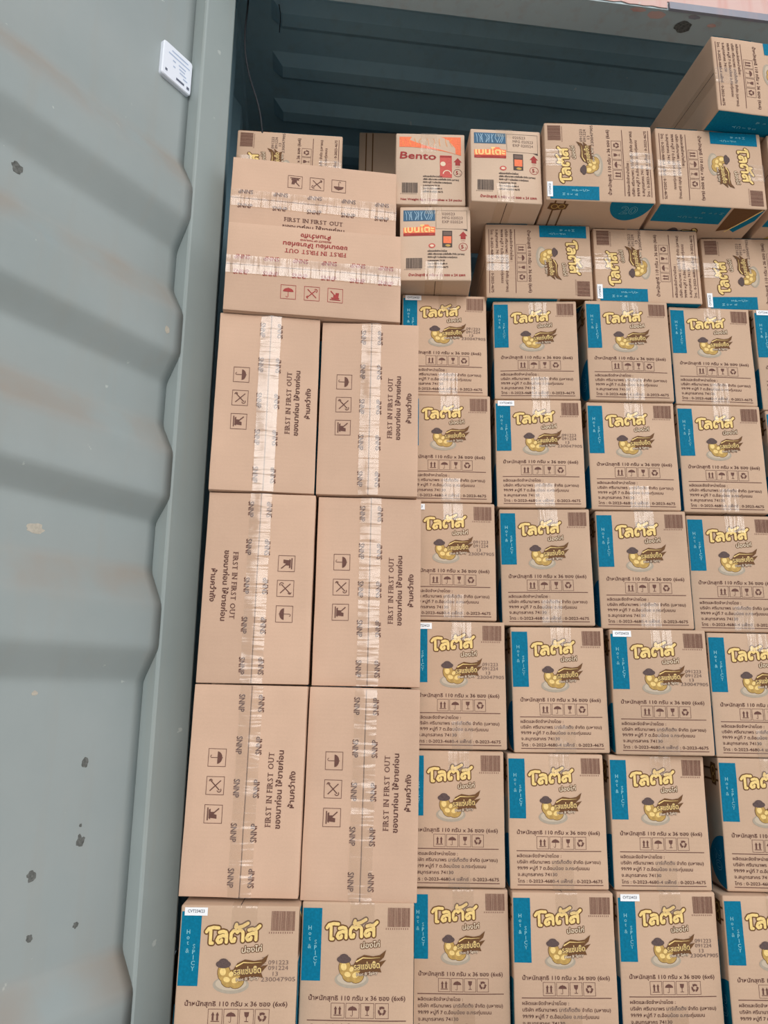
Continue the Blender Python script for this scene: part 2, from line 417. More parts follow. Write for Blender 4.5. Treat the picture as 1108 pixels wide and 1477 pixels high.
class Print:
    """2-D artwork, x right and z up, in metres, centred on its face"""
    def __init__(s): s.items = []
    def raw(s, v, f, mat, layer): s.items.append((v, f, mat, layer))
    def rect(s, x0, z0, x1, z1, mat, layer=0, n=1, m=1):
        v = [(x0 + (x1 - x0) * i / n, z0 + (z1 - z0) * j / m) for j in range(m + 1) for i in range(n + 1)]
        f = [(j * (n + 1) + i, j * (n + 1) + i + 1, (j + 1) * (n + 1) + i + 1, (j + 1) * (n + 1) + i) for j in range(m) for i in range(n)]
        s.raw(v, f, mat, layer)
    def frame(s, x0, z0, x1, z1, t, mat, layer=0):
        s.rect(x0, z0, x1, z0 + t, mat, layer, 3); s.rect(x0, z1 - t, x1, z1, mat, layer, 3)
        s.rect(x0, z0 + t, x0 + t, z1 - t, mat, layer, 1, 3); s.rect(x1 - t, z0 + t, x1, z1 - t, mat, layer, 1, 3)
    def poly(s, pts, mat, layer=0):
        a = sum(pts[i][0] * pts[(i + 1) % len(pts)][1] - pts[(i + 1) % len(pts)][0] * pts[i][1] for i in range(len(pts)))
        if a < 0: pts = pts[::-1]
        s.raw(list(pts), [tuple(range(len(pts)))], mat, layer)
    def ell(s, cx, cz, rx, rz, mat, layer=0, n=20, a0=0, a1=360, rot=0):
        pts = []
        k = n if a1 - a0 >= 360 else n + 1
        for i in range(k):
            a = math.radians(a0 + (a1 - a0) * i / n)
            x, z = rx * math.cos(a), rz * math.sin(a)
            c, q = math.cos(math.radians(rot)), math.sin(math.radians(rot))
            pts.append((cx + x * c - z * q, cz + x * q + z * c))
        s.poly(pts, mat, layer)
    def ring(s, cx, cz, r, t, mat, layer=0, n=24, a0=0, a1=360, sx=1.0):
        v = []; f = []
        for i in range(n + 1):
            a = math.radians(a0 + (a1 - a0) * i / n)
            v += [(cx + sx * (r - t) * math.cos(a), cz + (r - t) * math.sin(a)), (cx + sx * r * math.cos(a), cz + r * math.sin(a))]
        for i in range(n): f.append((2 * i, 2 * i + 1, 2 * i + 3, 2 * i + 2))
        s.raw(v, f, mat, layer)
    def line(s, pts, t, mat, layer=0, taper=False):
        v = []; f = []
        n = len(pts)
        for i, p in enumerate(pts):
            a = Vector(pts[max(0, i - 1)]); b = Vector(pts[min(n - 1, i + 1)])
            d = (b - a); d = d.normalized() if d.length else Vector((1, 0))
            w = t / 2 * (1 - 0.85 * i / (n - 1) if taper else 1)
            v += [(p[0] + d.y * w, p[1] - d.x * w), (p[0] - d.y * w, p[1] + d.x * w)]
        for i in range(n - 1): f.append((2 * i, 2 * i + 2, 2 * i + 3, 2 * i + 1))
        s.raw(v, f, mat, layer)
    def text(s, txt, x, z, mat, layer=0, h=None, w=None, align='l', rot=0, bold=0.0, outline=0.0, omat=None, shear=0.0, res=2):
        """x, z = left/centre of the baseline; h = cap height, w = full width"""
        v, f = glyphs(txt, res)
        x0 = min(p[0] for p in v); x1 = max(p[0] for p in v)
        sz = (h / 0.70) if h else w / (x1 - x0)
        sx = w / (x1 - x0) if w else sz
        ox = {'l': 0, 'c': -(x1 - x0) / 2, 'r': -(x1 - x0)}[align]
        c, q = math.cos(math.radians(rot)), math.sin(math.radians(rot))
        def place(dx, dz):
            out = []
            for px, pz in v:
                a = (px - x0 + ox) * sx + shear * pz * sz + dx; b = pz * sz + dz
                out.append((x + a * c - b * q, z + a * q + b * c))
            return out
        if outline:
            for k in range(10):
                a = 2 * math.pi * k / 10
                s.raw(place(outline * math.cos(a), outline * math.sin(a)), f, omat, layer)
            layer += 1
        if bold:
            for dx, dz in ((-bold, 0), (bold, 0), (0, bold), (0, -bold)):
                s.raw(place(dx, dz), f, mat, layer)
        else:
            s.raw(place(0, 0), f, mat, layer)
    def serif_text(s, txt, x, z, h, w, mat, layer=0):
        """capitals with slab serifs, centred on x, total width w"""
        st = {'F': 'lb lt', 'I': 'lb lt', 'R': 'lb lt rb', 'T': 'cb', 'N': 'lt lb rt', 'U': 'lt rt', 'S': '', 'O': ''}
        adv = []
        for ch in txt:
            if ch == ' ': adv.append((None, 0.34)); continue
            v, f = glyphs(ch); a = min(p[0] for p in v); b = max(p[0] for p in v)
            adv.append(((v, f, a), b - a + 0.16))
        tot = sum(a[1] for a in adv); sx = w / tot; sz = h / 0.70
        cx = x - w / 2
        for ch, (g, ad) in zip(txt, adv):
            if g:
                v, f, a = g
                for dx in (-0.02, 0.02):
                    s.raw([(cx + (p[0] - a + 0.06 + dx) * sx, z + p[1] * sz) for p in v], f, mat, layer)
                gw = ad - 0.16
                for q in st.get(ch, '').split():
                    px = {'l': 0.05, 'r': gw - 0.05, 'c': gw / 2}[q[0]] + 0.06
                    pz = 0.0 if q[1] == 'b' else 0.66
                    s.rect(cx + (px - 0.15) * sx, z + pz * sz, cx + (px + 0.15) * sx, z + (pz + 0.05) * sz, mat, layer)
            cx += ad * sx
    def turned(s, deg, cx=0, cz=0, tx=0, tz=0):
        c, q = math.cos(math.radians(deg)), math.sin(math.radians(deg))
        p = Print()
        for v, f, m, l in s.items:
            p.items.append(([(tx + cx + (a - cx) * c - (b - cz) * q, tz + cz + (a - cx) * q + (b - cz) * c) for a, b in v], f, m, l))
        return p
    def merge(s, o): s.items += o.items

OFF = 0.00045
def lay_front(mb, pr, base=OFF):
    for v, f, m, l in pr.items:
        mb.add([(a, -(base + 0.00012 * l), b) for a, b in v], f, m)
def lay_left(mb, pr, w, base=OFF):
    """artwork whose x runs from the front edge back along the left side"""
    for v, f, m, l in pr.items:
        mb.add([(-w / 2 - base - 0.00012 * l, a, b) for a, b in v], [q[::-1] for q in f], m)
def lay_right(mb, pr, w, base=OFF):
    for v, f, m, l in pr.items:
        mb.add([(w / 2 + base + 0.00012 * l, a, b) for a, b in v], f, m)

def icon_frame(p, x, z, s, t, mat): p.frame(x - s / 2, z - s / 2, x + s / 2, z + s / 2, t, mat)
def icon_umbrella(p, x, z, s, mat):
    p.ell(x, z + 0.02 * s, 0.36 * s, 0.28 * s, mat, 0, 14, 0, 180)
    p.rect(x - 0.02 * s, z - 0.32 * s, x + 0.02 * s, z + 0.34 * s, mat)
    p.ring(x - 0.07 * s, z - 0.31 * s, 0.09 * s, 0.035 * s, mat, 0, 8, 180, 360)
def icon_arrows(p, x, z, s, mat):
    for k in (-0.17, 0.17):
        p.rect(x + (k - 0.07) * s, z - 0.26 * s, x + (k + 0.07) * s, z + 0.12 * s, mat)
        p.poly([(x + (k - 0.13) * s, z + 0.1 * s), (x + (k + 0.13) * s, z + 0.1 * s), (x + k * s, z + 0.33 * s)], mat)
    p.rect(x - 0.32 * s, z - 0.35 * s, x + 0.32 * s, z - 0.29 * s, mat)
def icon_glass(p, x, z, s, mat):
    p.poly([(x - 0.19 * s, z + 0.33 * s), (x + 0.19 * s, z + 0.33 * s), (x + 0.15 * s, z + 0.06 * s), (x + 0.03 * s, z - 0.04 * s), (x - 0.03 * s, z - 0.04 * s), (x - 0.15 * s, z + 0.06 * s)], mat)
    p.rect(x - 0.025 * s, z - 0.3 * s, x + 0.025 * s, z, mat)
    p.rect(x - 0.15 * s, z - 0.34 * s, x + 0.15 * s, z - 0.29 * s, mat)
def icon_recycle(p, x, z, s, mat):
    for k in range(3):
        a = 90 + 120 * k
        p.ring(x, z, 0.32 * s, 0.16 * s, mat, 0, 8, a - 48, a + 28)
        c = math.radians(a + 28); d = math.radians(a + 62)
        p.poly([(x + 0.10 * s * math.cos(c), z + 0.10 * s * math.sin(c)), (x + 0.39 * s * math.cos(c), z + 0.39 * s * math.sin(c)), (x + 0.24 * s * math.cos(d), z + 0.24 * s * math.sin(d))], mat)
def icon_hooks(p, x, z, s, mat):
    p.line([(x - 0.3 * s, z + 0.32 * s), (x + 0.3 * s, z - 0.3 * s)], 0.06 * s, mat)
    p.line([(x - 0.34 * s, z - 0.32 * s), (x + 0.26 * s, z + 0.26 * s)], 0.06 * s, mat)
    p.ring(x + 0.25 * s, z + 0.24 * s, 0.14 * s, 0.05 * s, mat, 0, 10, -80, 130)
    p.ring(x - 0.27 * s, z - 0.27 * s, 0.11 * s, 0.045 * s, mat, 0, 8, 90, 290)
def icon_clamp_truck(p, x, z, s, mat):
    p.rect(x - 0.36 * s, z - 0.36 * s, x + 0.36 * s, z - 0.29 * s, mat)
    p.poly([(x - 0.3 * s, z - 0.16 * s), (x + 0.3 * s, z - 0.16 * s), (x + 0.24 * s, z - 0.26 * s), (x - 0.24 * s, z - 0.26 * s)], mat)
    p.poly([(x - 0.12 * s, z - 0.16 * s), (x + 0.22 * s, z - 0.16 * s), (x + 0.26 * s, z + 0.2 * s), (x + 0.04 * s, z + 0.2 * s), (x + 0.0 * s, z + 0.04 * s), (x - 0.12 * s, z + 0.02 * s)], mat)
    p.line([(x - 0.32 * s, z + 0.32 * s), (x + 0.02 * s, z - 0.06 * s)], 0.07 * s, mat)
def barcode(p, x0, z0, x1, z1, mat, seed=3):
    rnd = random.Random(seed); x = x0
    while x < x1:
        w = rnd.choice((0.6, 0.6, 1.0, 1.5)) * (x1 - x0) / 52
        p.rect(x, z0, min(x1, x + w), z1, mat); x += w + rnd.choice((0.5, 0.5, 0.8, 1.1)) * (x1 - x0) / 62
    n = 11
    for i in range(n):
        a = x0 - 0.08 * (x1 - x0) + i * (x1 - x0) * 1.05 / n
        p.rect(a, z0 - 0.14 * (z1 - z0), a + 0.035 * (x1 - x0), z0 - 0.05 * (z1 - z0), mat)

# ------------------------------------------------------------------ artwork of the teal-striped snack carton
LW, LH, LD = 0.18758, 0.24, 0.28
def brand_word(p, x, z, w, h, rot, t, edge):
    """the big five-letter word, drawn with a round brush: outline below, fill above"""
    def la(o, tail):
        out = [[(.46 + o, .0), (.46 + o, .70), (.42 + o, .90), (.28 + o, 1.0), (.12 + o, .93)],
               [(.46 + o, .50), (.30 + o, .62), (.10 + o, .50), (.03 + o, .22), (.10 + o, .02), (.22 + o, .06), (.24 + o, .22)]]
        if tail: out.append([(.38 + o, .92), (.50 + o, 1.02), (.62 + o, 1.22)])
        return out
    strokes = [[(.02, 1.08), (.12, 1.34), (.34, 1.42), (.58, 1.34)], [(.20, 1.34), (.22, 1.10), (.22, .02), (.32, .0)]]
    strokes += la(.50, False)
    o = 1.13
    strokes.append([(.20 + o, .24), (.18 + o, .04), (.08 + o, .04), (.03 + o, .30), (.04 + o, .72), (.14 + o, .96), (.24 + o, .98), (.31 + o, .80), (.39 + o, .98), (.50 + o, .95), (.57 + o, .75), (.57 + o, .0)])
    strokes.append([(.26 + o, 1.52), (.22 + o, 1.30), (.38 + o, 1.26), (.55 + o, 1.32), (.78 + o, 1.56)])
    strokes += la(1.84, True)
    c, q = math.cos(math.radians(rot)), math.sin(math.radians(rot))
    W = 2.46
    def tr(a, b):
        a, b = a / W * w + 0.08 * b * h, b * h
        return (x + a * c - b * q, z + a * q + b * c)
    for mat, tt, l in (('outline', t + 2 * edge, 0), ('yellow', t, 1)):
        for st in strokes:
            pts = [tr(*k) for k in st]
            for a, b in zip(pts, pts[1:]): p.line([a, b], tt, mat, l)
            for a in pts: p.ell(a[0], a[1], tt / 2, tt / 2, mat, l, 12)

def lotus_front(stamp_gap=False):
    p = Print()
    U = lambda u: (u - 0.5) * LW
    Z = lambda t: (0.5 - t) * LH
    p.rect(U(0.012), Z(0.485), U(0.178), Z(0.038), 'teal', 0, 3, 10)
    for ch, t in (('H', .175), ('o', .208), ('t', .24), ('&', .288)):
        p.text(ch, U(.075), Z(t), 'teal_pale', 1, h=0.0062, align='c', bold=0.0002)
    for ch, t in zip('SPICY', (.262, .295, .328, .361, .394)):
        p.text(ch, U(.128), Z(t), 'teal_pale', 1, h=0.0062, align='c', bold=0.0002)
    brand_word(p, U(.222), Z(.232), 0.0845, 0.0158, 5.0, 0.0050, 0.0021)
    p.text('น่องไก่', U(.53), Z(.283), 'cream', 0, h=0.0076, w=0.031, rot=5.0, bold=0.0003, outline=0.0015, omat='outline', shear=0.10)
    barcode(p, U(.765), Z(.150), U(.965), Z(.030), 'brown_light')
    # drumsticks on a plate with a mound of seasoning
    p.ell(U(.455), Z(.475), 0.028, 0.0125, 'plate', 0, 24)
    p.ell(U(.455), Z(.468), 0.024, 0.0095, 'plate_light', 1, 24)
    for cx, cz, rx, rz, ro in ((.395, .405, .0098, .0125, 10), (.43, .452, .0105, .0085, -15), (.50, .455, .0115, .0092, 20), (.465, .42, .0085, .0075, 40)):
        p.ell(U(cx), Z(cz), rx + 0.0009, rz + 0.0009, 'outline', 2, 16, rot=ro)
        p.ell(U(cx), Z(cz), rx, rz, 'yellow_deep', 3, 16, rot=ro)
        p.ell(U(cx) - 0.002, Z(cz) + 0.0022, rx * 0.5, rz * 0.45, 'yellow', 4, 12, rot=ro)
    p.ell(U(.385), Z(.352), 0.0118, 0.0058, 'mound', 5, 20)
    p.ell(U(.385), Z(.343), 0.0082, 0.0062, 'mound', 5, 16)
    # flame with the flavour name
    fl = [(U(.46), Z(.395)), (U(.50), Z(.345)), (U(.56), Z(.322)), (U(.64), Z(.330)), (U(.70), Z(.322)), (U(.755), Z(.290)),
          (U(.735), Z(.335)), (U(.69), Z(.365)), (U(.755), Z(.352)), (U(.70), Z(.400)), (U(.715), Z(.428)), (U(.65), Z(.425)), (U(.58), Z(.452)), (U(.60), Z(.425)), (U(.51), Z(.445)), (U(.53), Z(.420))]
    p.poly(fl, 'outline', 6)
    p.line([(U(.49), Z(.365)), (U(.55), Z(.340)), (U(.62), Z(.342)), (U(.70), Z(.338))], 0.0022, 'yellow', 7, taper=True)
    p.text('รสแซ่บซี๊ด', U(.475), Z(.415), 'yellow', 7, h=0.0088, w=0.042, rot=5, bold=0.0003, outline=0.0010, omat='brown')
    p.text('Hot & Spicy', U(.50), Z(.452), 'cream', 7, h=0.0044, w=0.034, rot=6, bold=0.0002, outline=0.0008, omat='brown')
    p.text('น้ำหนักสุทธิ 110 กรัม x 36 ซอง (6x6)', U(.085), Z(.600), 'brown', 0, h=0.0066, w=0.158, bold=0.00022)
    s = 0.0222
    for k, fn in enumerate((icon_arrows, icon_umbrella, icon_glass, icon_recycle)):
        cx, cz = U(.34 + .1285 * k), Z(.662)
        icon_frame(p, cx, cz, s, 0.0007, 'brown'); fn(p, cx, cz, s * 0.92, 'brown')
    p.rect(U(.075), Z(.7245), U(.935), Z(.7185), 'brown', 0, 8)
    for txt, t, w in (('ผลิตและจัดจำหน่ายโดย :', .768, .083), ('บริษัท ศรีนานาพร มาร์เก็ตติ้ง จำกัด (มหาชน)', .812, .158),
                      ('99/99 หมู่ที่ 7 ต.อ้อมน้อย อ.กระทุ่มแบน', .857, .136), ('จ.สมุทรสาคร 74130', .902, .075), ('โทร : 0-2023-4680-4 แฟ็กซ์ : 0-2023-4675', .950, .160)):
        p.text(txt, U(.08), Z(t), 'brown', 0, h=0.0056, w=w, bold=0.00016)
    p.rect(U(.075), Z(.9695), U(.94), Z(.9635), 'brown', 0, 8)
    return p

def lotus_left(back=0.26):
    """left side: x from the front edge (0) back; a sign on a pole at the top, a teal disc low at the front edge"""
    p = Print(); Z = lambda t: (0.5 - t) * LH
    p.rect(0.002, Z(.185), min(back, 0.20), Z(.170), 'outline', 0, 6); p.rect(0.002, Z(.10), min(back, 0.20), Z(.085), 'outline', 0, 6)
    p.poly([(0.010, Z(.05)), (0.030, Z(.04)), (0.036, Z(.10)), (0.030, Z(.21)), (0.012, Z(.22))], 'outline', 1)
    p.ring(0.022, Z(.10), 0.008, 0.002, 'yellow_deep', 2); p.ring(0.022, Z(.165), 0.008, 0.002, 'yellow_deep', 2)
    p.ell(0.0, Z(.79), 0.062, 0.0465, 'teal', 0, 24, -90, 90)
    for mat, b, l in (('teal_pale', 0.0009, 1), ('teal', 0.0, 2)):       # outlined figures, their tops towards the front edge
        q = Print(); q.text('20', 0, -0.013, mat, l, h=0.026, w=0.036, align='c', bold=b)
        for v, f, m_, l_ in q.items: p.items.append(([(0.026 - c, Z(.79) - a) for a, c in v], [g[::-1] for g in f], m_, l_))
    p.rect(0.004, Z(.992), back, Z(.985), 'brown', 0, 8)
    return p
def lotus_right():
    p = Print(); Z = lambda t: (0.5 - t) * LH
    p.rect(0.001, Z(.99), 0.060, Z(.335), 'teal', 0, 4, 8)
    for ch, t in (('H', .40), ('o', .45), ('t', .50), ('&', .57)): p.text(ch, 0.022, Z(t), 'teal_pale', 1, h=0.008, align='c', bold=0.0002)
    for ch, t in zip('SPICY', (.56, .61, .66, .71, .76)): p.text(ch, 0.040, Z(t), 'teal_pale', 1, h=0.008, align='c', bold=0.0002)
    p.poly([(0.001, Z(.31)), (0.001, Z(.02)), (0.075, Z(.20)), (0.085, Z(.31))], 'outline', 0)
    p.poly([(0.001, Z(.02)), (0.04, Z(.03)), (0.085, Z(.14)), (0.075, Z(.20))], 'teal', 1)
    p.line([(0.003, Z(.035)), (0.04, Z(.115)), (0.085, Z(.225))], 0.0035, 'yellow', 2)
    brand_word(p, 0.080, Z(.62), 0.11, 0.021, 0.0, 0.0065, 0.0028)
    p.ell(0.12, Z(.80), 0.03, 0.022, 'yellow_deep', 0, 20); p.ell(0.10, Z(.72), 0.02, 0.014, 'mound', 1, 18)
    return p
def seam_plate(mb, w, d, h, y0=0.003):
    """the meeting line of the flaps on top and bottom"""
    for z, flip in ((h / 2 + 0.0002, False), (-h / 2 - 0.0002, True)):
        v = [(-0.0008, y0, z), (0.0008, y0, z), (0.0008, d - 0.004, z), (-0.0008, d - 0.004, z)]
        mb.add(v, [(3, 2, 1, 0) if flip else (0, 1, 2, 3)], 'seam')

def turn_y(mb, deg, h2):
    R = Matrix.Rotation(math.radians(deg), 3, 'Y')
    for i, v in enumerate(mb.v):
        q = R @ v; q.z += h2; mb.v[i] = q

def warp(mb, w, h, seed, bulge=0.0022, amp=0.0009):
    """soft swelling of the front panel and a slightly wavy shell; print and board move together"""
    o = Vector((seed * 3.7, seed * 1.9, seed * 5.3))
    for v in mb.v:
        u = 2 * v.x / w; t = 2 * v.z / h - 1
        fr = max(0.0, 1 - max(0.0, v.y) / 0.02)
        b = bulge * max(0, 1 - u * u) * max(0, 1 - t * t) * fr
        n = noise.noise_vector(Vector((v.x, v.y * 0.6, v.z)) * 16 + o) * amp
        v.y += -b + n.y
        v.x += n.x * 0.6
        v.z += n.z * 0.4 * min(1.0, max(0.0, v.z / 0.02))

def tape_strip(x0, x1, h, d, front_top, front_bot, mat, off=0.0011):
    """one strip over the top edge and one over the bottom edge, both running back along the carton"""
    out = []
    nx = 5
    for top in (True, False):
        s = 1 if top else -1
        L = front_top if top else front_bot
        if L <= 0: continue
        path = []
        n = 10
        for i in range(n + 1): path.append((-off, s * (h / 2 - L + (L - 0.002) * i / n)))
        path.append((-off * 0.3, s * (h / 2 + off * 0.7)))
        for i in range(9): path.append((0.004 + (d - 0.01) * i / 8, s * (h / 2 + off)))
        mb = MB(); v = []; f = []
        for y, z in path:
            for i in range(nx + 1): v.append((x0 + (x1 - x0) * i / nx, y, z))
        for j in range(len(path) - 1):
            for i in range(nx):
                q = (j * (nx + 1) + i, j * (nx + 1) + i + 1, (j + 1) * (nx + 1) + i + 1, (j + 1) * (nx + 1) + i)
                f.append(q if top else q[::-1])
        mb.add(v, f, mat)
        out.append(mb)
    return out

def lotus_kit(turn, extra=0.0, seed=1):
    """meshes of one snack carton; turn 0 upright, 90 = top to the right, -90 = top to the left"""
    w, h = (LW, LH) if turn == 0 else (LH, LW)
    body = MB()
    v, f = rounded_box(LW, LD, LH + extra, 0.0032, (10, 6, 12))
    for p in v: p.z -= extra / 2
    body.add(v, f, 'kraft')
    lay_front(body, LOTUS_FRONT); lay_left(body, LOTUS_LEFT, LW); lay_right(body, LOTUS_RIGHT, LW)
    seam_plate(body, LW, LD, LH + (0 if extra == 0 else 0))
    tapes = tape_strip((.43 - .5) * LW, (.645 - .5) * LW, LH, LD, 0.036, 0.052 if not extra else 0, 'tape_x' if turn == 0 else 'tape')
    st = MB()
    lay = Print()
    U = lambda u: (u - 0.5) * LW
    Z = lambda t: (0.5 - t) * LH
    lay.rect(U(.035), Z(.062), U(.225), Z(.012), 'white', 0, 3, 1)
    lay.text('CVT234/23', U(.13), Z(.044), 'ink', 1, h=0.0046, w=0.026, align='c', bold=0.0001)
    lay_front(st, lay, 0.0016)
    ds = MB(); lay2 = Print()
    for txt, t, x, ww in (('091223', .352, .755, .031), ('091224', .385, .755, .031), ('13', .420, .795, .008), ('230047905', .453, .70, .053)):
        lay2.text(txt, U(x), Z(t), 'stamp', 0, h=0.0062, w=ww)
    for k in range(6): lay2.rect(U(.70), Z(.312 + k * .012), U(.735), Z(.309 + k * .012), 'stamp')
    lay_front(ds, lay2, 0.0009)
    res = []
    for mb in [body] + tapes + [st, ds]:
        turn_y(mb, turn, h / 2)
        warp(mb, w, h, seed)
        if extra:
            for p in mb.v: p.z += extra
        res.append(mb)
    me = {'carton_body': res[0].mesh('carton_body', ('kraft',)), 'tapes': [m.mesh('packing_tape', ('tape', 'tape_x')) for m in res[1:-2]],
          'sticker': res[-2].mesh('sticker'), 'date_stamp': res[-1].mesh('date_stamp')}
    return me

LOTUS_FRONT, LOTUS_LEFT, LOTUS_RIGHT = lotus_front(), lotus_left(), lotus_right()
KIT = {}
for k, a in (('L', 0), ('Rcw', 90), ('Rccw', -90)):
    for sd in (1, 2, 3): KIT[(k, sd)] = lotus_kit(a, 0.0, sd + (0 if k == 'L' else 5))
KIT[('F', 1)] = lotus_kit(0, 0.0165, 11)

def thing(name, x, y, z, yaw, roll, label, cat, group):
    o = bpy.data.objects.new(name, None)
    o.empty_display_size = 0.05
    COL.objects.link(o)
    o.location = (x, y, z)
    o.rotation_euler = (0, -math.radians(roll), math.radians(yaw))
    return tag(o, label, cat, group)

_cnt = [0]
def snack_carton(kind, x, y, z, yaw, roll, w, h, label, group, sticker=False, stamp=False):
    _cnt[0] += 1
    kit = KIT.get((kind, 1 + _cnt[0] % 3)) or KIT[(kind, 1)]
    o = thing('snack_carton', x, y, z, yaw, roll, label, 'carton', group)
    W0, H0 = (LW, LH) if kind in ('L', 'F') else (LH, LW)
    o.scale = (w / W0, 1.0, h / H0 if kind != 'F' else 1.0)
    add_obj('carton_body', kit['carton_body'], o)
    for t in kit['tapes']: add_obj('packing_tape', t, o)['label'] = 'clear packing tape'
    if sticker: add_obj('sticker', kit['sticker'], o)['label'] = 'white sticker'
    if stamp: add_obj('date_stamp', kit['date_stamp'], o)['label'] = 'grey stamped date code'
    return o

# ------------------------------------------------------------------ plain taped cartons
SW, SH, SD = 0.3503, 0.19538, 0.11        # wide side down
def taped_print(ink, count, origin_line):
    """artwork per flap: (lower, upper), both centred on the whole face"""
    lo, up = Print(), Print()
    A = lambda a: (a - 0.5) * SW
    B = lambda b: (b - 0.5) * SH
    s = 0.0305
    for a, fn in ((.357, icon_umbrella), (.490, icon_hooks), (.622, icon_clamp_truck)):
        icon_frame(lo, A(a), B(.245), s, 0.0009, ink); fn(lo, A(a), B(.245), s * 0.95, ink)
    for k in range(count):
        a = .09 + .82 * k / (count - 1)
        lo.text('SNNP', A(a), B(.43) - 0.0052, ink, 0, h=0.0100, w=0.030, align='c', bold=0.0003)
        tmp = Print(); tmp.text('SNNP', 0, -0.005, ink, 0, h=0.0100, w=0.030, align='c', bold=0.0003)
        up.merge(tmp.turned(180, 0, 0, A(a), B(.60)))
    tmp = Print(); tmp.serif_text('FIRST IN FIRST OUT', 0, -0.0045, 0.0092, 0.124, ink)
    up.merge(tmp.turned(180, 0, 0, A(.50), B(.715)))
    tmp = Print(); tmp.text('ของมาก่อน ให้ขายก่อน', 0, -0.0045, ink, 0, h=0.0088, w=0.129, align='c', bold=0.0004)
    up.merge(tmp.turned(180, 0, 0, A(.50), B(.795)))
    tmp = Print(); tmp.text('ห้ามคว่ำถัง', 0, -0.0045, ink, 0, h=0.0088, w=0.060, align='c', bold=0.0004)
    up.merge(tmp.turned(180, 0, 0, A(.50), B(.905)))
    if origin_line:
        tmp = Print(); tmp.text('PRODUCT OF THAILAND', 0, -0.002, ink, 0, h=0.0036, w=0.062, align='c', bold=0.0002)
        up.merge(tmp.turned(180, 0, 0, A(.50), B(.852)))
    return lo, up

def taped_kit(turn, ink, count, origin_line, seed, tape):
    lo, up = taped_print(ink, count, origin_line)
    w, h = (SW, SH) if turn in (0, 180) else (SH, SW)
    bseam = (.51 - .5) * SH
    parts = []
    body = MB()
    v, f = rounded_box(SW, SD - 0.004, SH, 0.003, (12, 5, 8))
    for p in v: p.y += 0.004
    body.add(v, f, 'kraft_plain')
    parts.append(('carton_body', body))
    for side, pr in ((-1, lo), (1, up)):
        mb = MB()
        z0, z1 = (-SH / 2 + 0.0004, bseam - 0.0007) if side < 0 else (bseam + 0.0007, SH / 2 - 0.0004)
        v, f = rounded_box(SW - 0.0012, 0.0040, z1 - z0, 0.0012, (16, 1, 8))
        for p in v:
            p.z += (z0 + z1) / 2
            # the free edge of a flap lifts a little
            lift = max(0, 1 - abs(p.z - bseam) / 0.05) ** 2 * (0.0024 + 0.0010 * noise.noise(Vector((p.x * 11, seed * 2.3, side * 3.1))))
            p.y -= lift
        mb.add(v, f, 'kraft_plain')
        pm = MB(); lay_front(pm, pr, 0.0006)
        for p in pm.v:
            p.y -= max(0, 1 - abs(p.z - bseam) / 0.05) ** 2 * (0.0024 + 0.0010 * noise.noise(Vector((p.x * 11, seed * 2.3, side * 3.1))))
        for n in pm.names: mb.mi(n)
        b = len(mb.v)
        mb.v += pm.v
        for q, k in zip(pm.f, pm.m):
            mb.f.append(tuple(i + b for i in q)); mb.m.append(mb.names.index(pm.names[k]))
        parts.append(('flap', mb))
    tp = MB()
    n, m = 70, 8
    v = []; f = []
    for i in range(n + 1):
        for j in range(m + 1):
            x = -SW / 2 + 0.001 + (SW - 0.002) * i / n
            z = bseam + 0.0195 * (2 * j / m - 1)
            lift = max(0, 1 - abs(z - bseam) / 0.05) ** 2 * (0.0024 + 0.0010 * noise.noise(Vector((x * 11, seed * 2.3, 1.0))))
            wr = 0.0005 * noise.noise(Vector((x * 150, z * 25, seed * 4.1))) + 0.0008 * noise.noise(Vector((x * 30, z * 40, seed * 7.7)))
            v.append((x, -0.0023 - lift + wr, z))
    for i in range(n):
        for j in range(m):
            a = i * (m + 1) + j
            f.append((a, a + m + 1, a + m + 2, a + 1))
    tp.add(v, f, tape)
    parts.append(('packing_tape', tp))
    out = []
    for nm, mb in parts:
        turn_y(mb, turn, h / 2)
        warp(mb, w, h, seed, 0.0012, 0.0008)
        out.append((nm, mb.mesh(nm, ('kraft_plain', 'tape', 'tape_x', 'tape_hazy', 'tape_hazy_x'))))
    return out

def taped_carton(kit, x, y, z, yaw, roll, w, h, tall, label, group):
    o = thing('taped_carton', x, y, z, yaw, roll, label, 'carton', group)
    W0, H0 = (SH, SW) if tall else (SW, SH)
    o.scale = (w / W0, 1.0, h / H0)
    for nm, me in kit:
        c = add_obj(nm, me, o)
        if nm == 'packing_tape': c['label'] = 'clear packing tape along the seam'
    return o

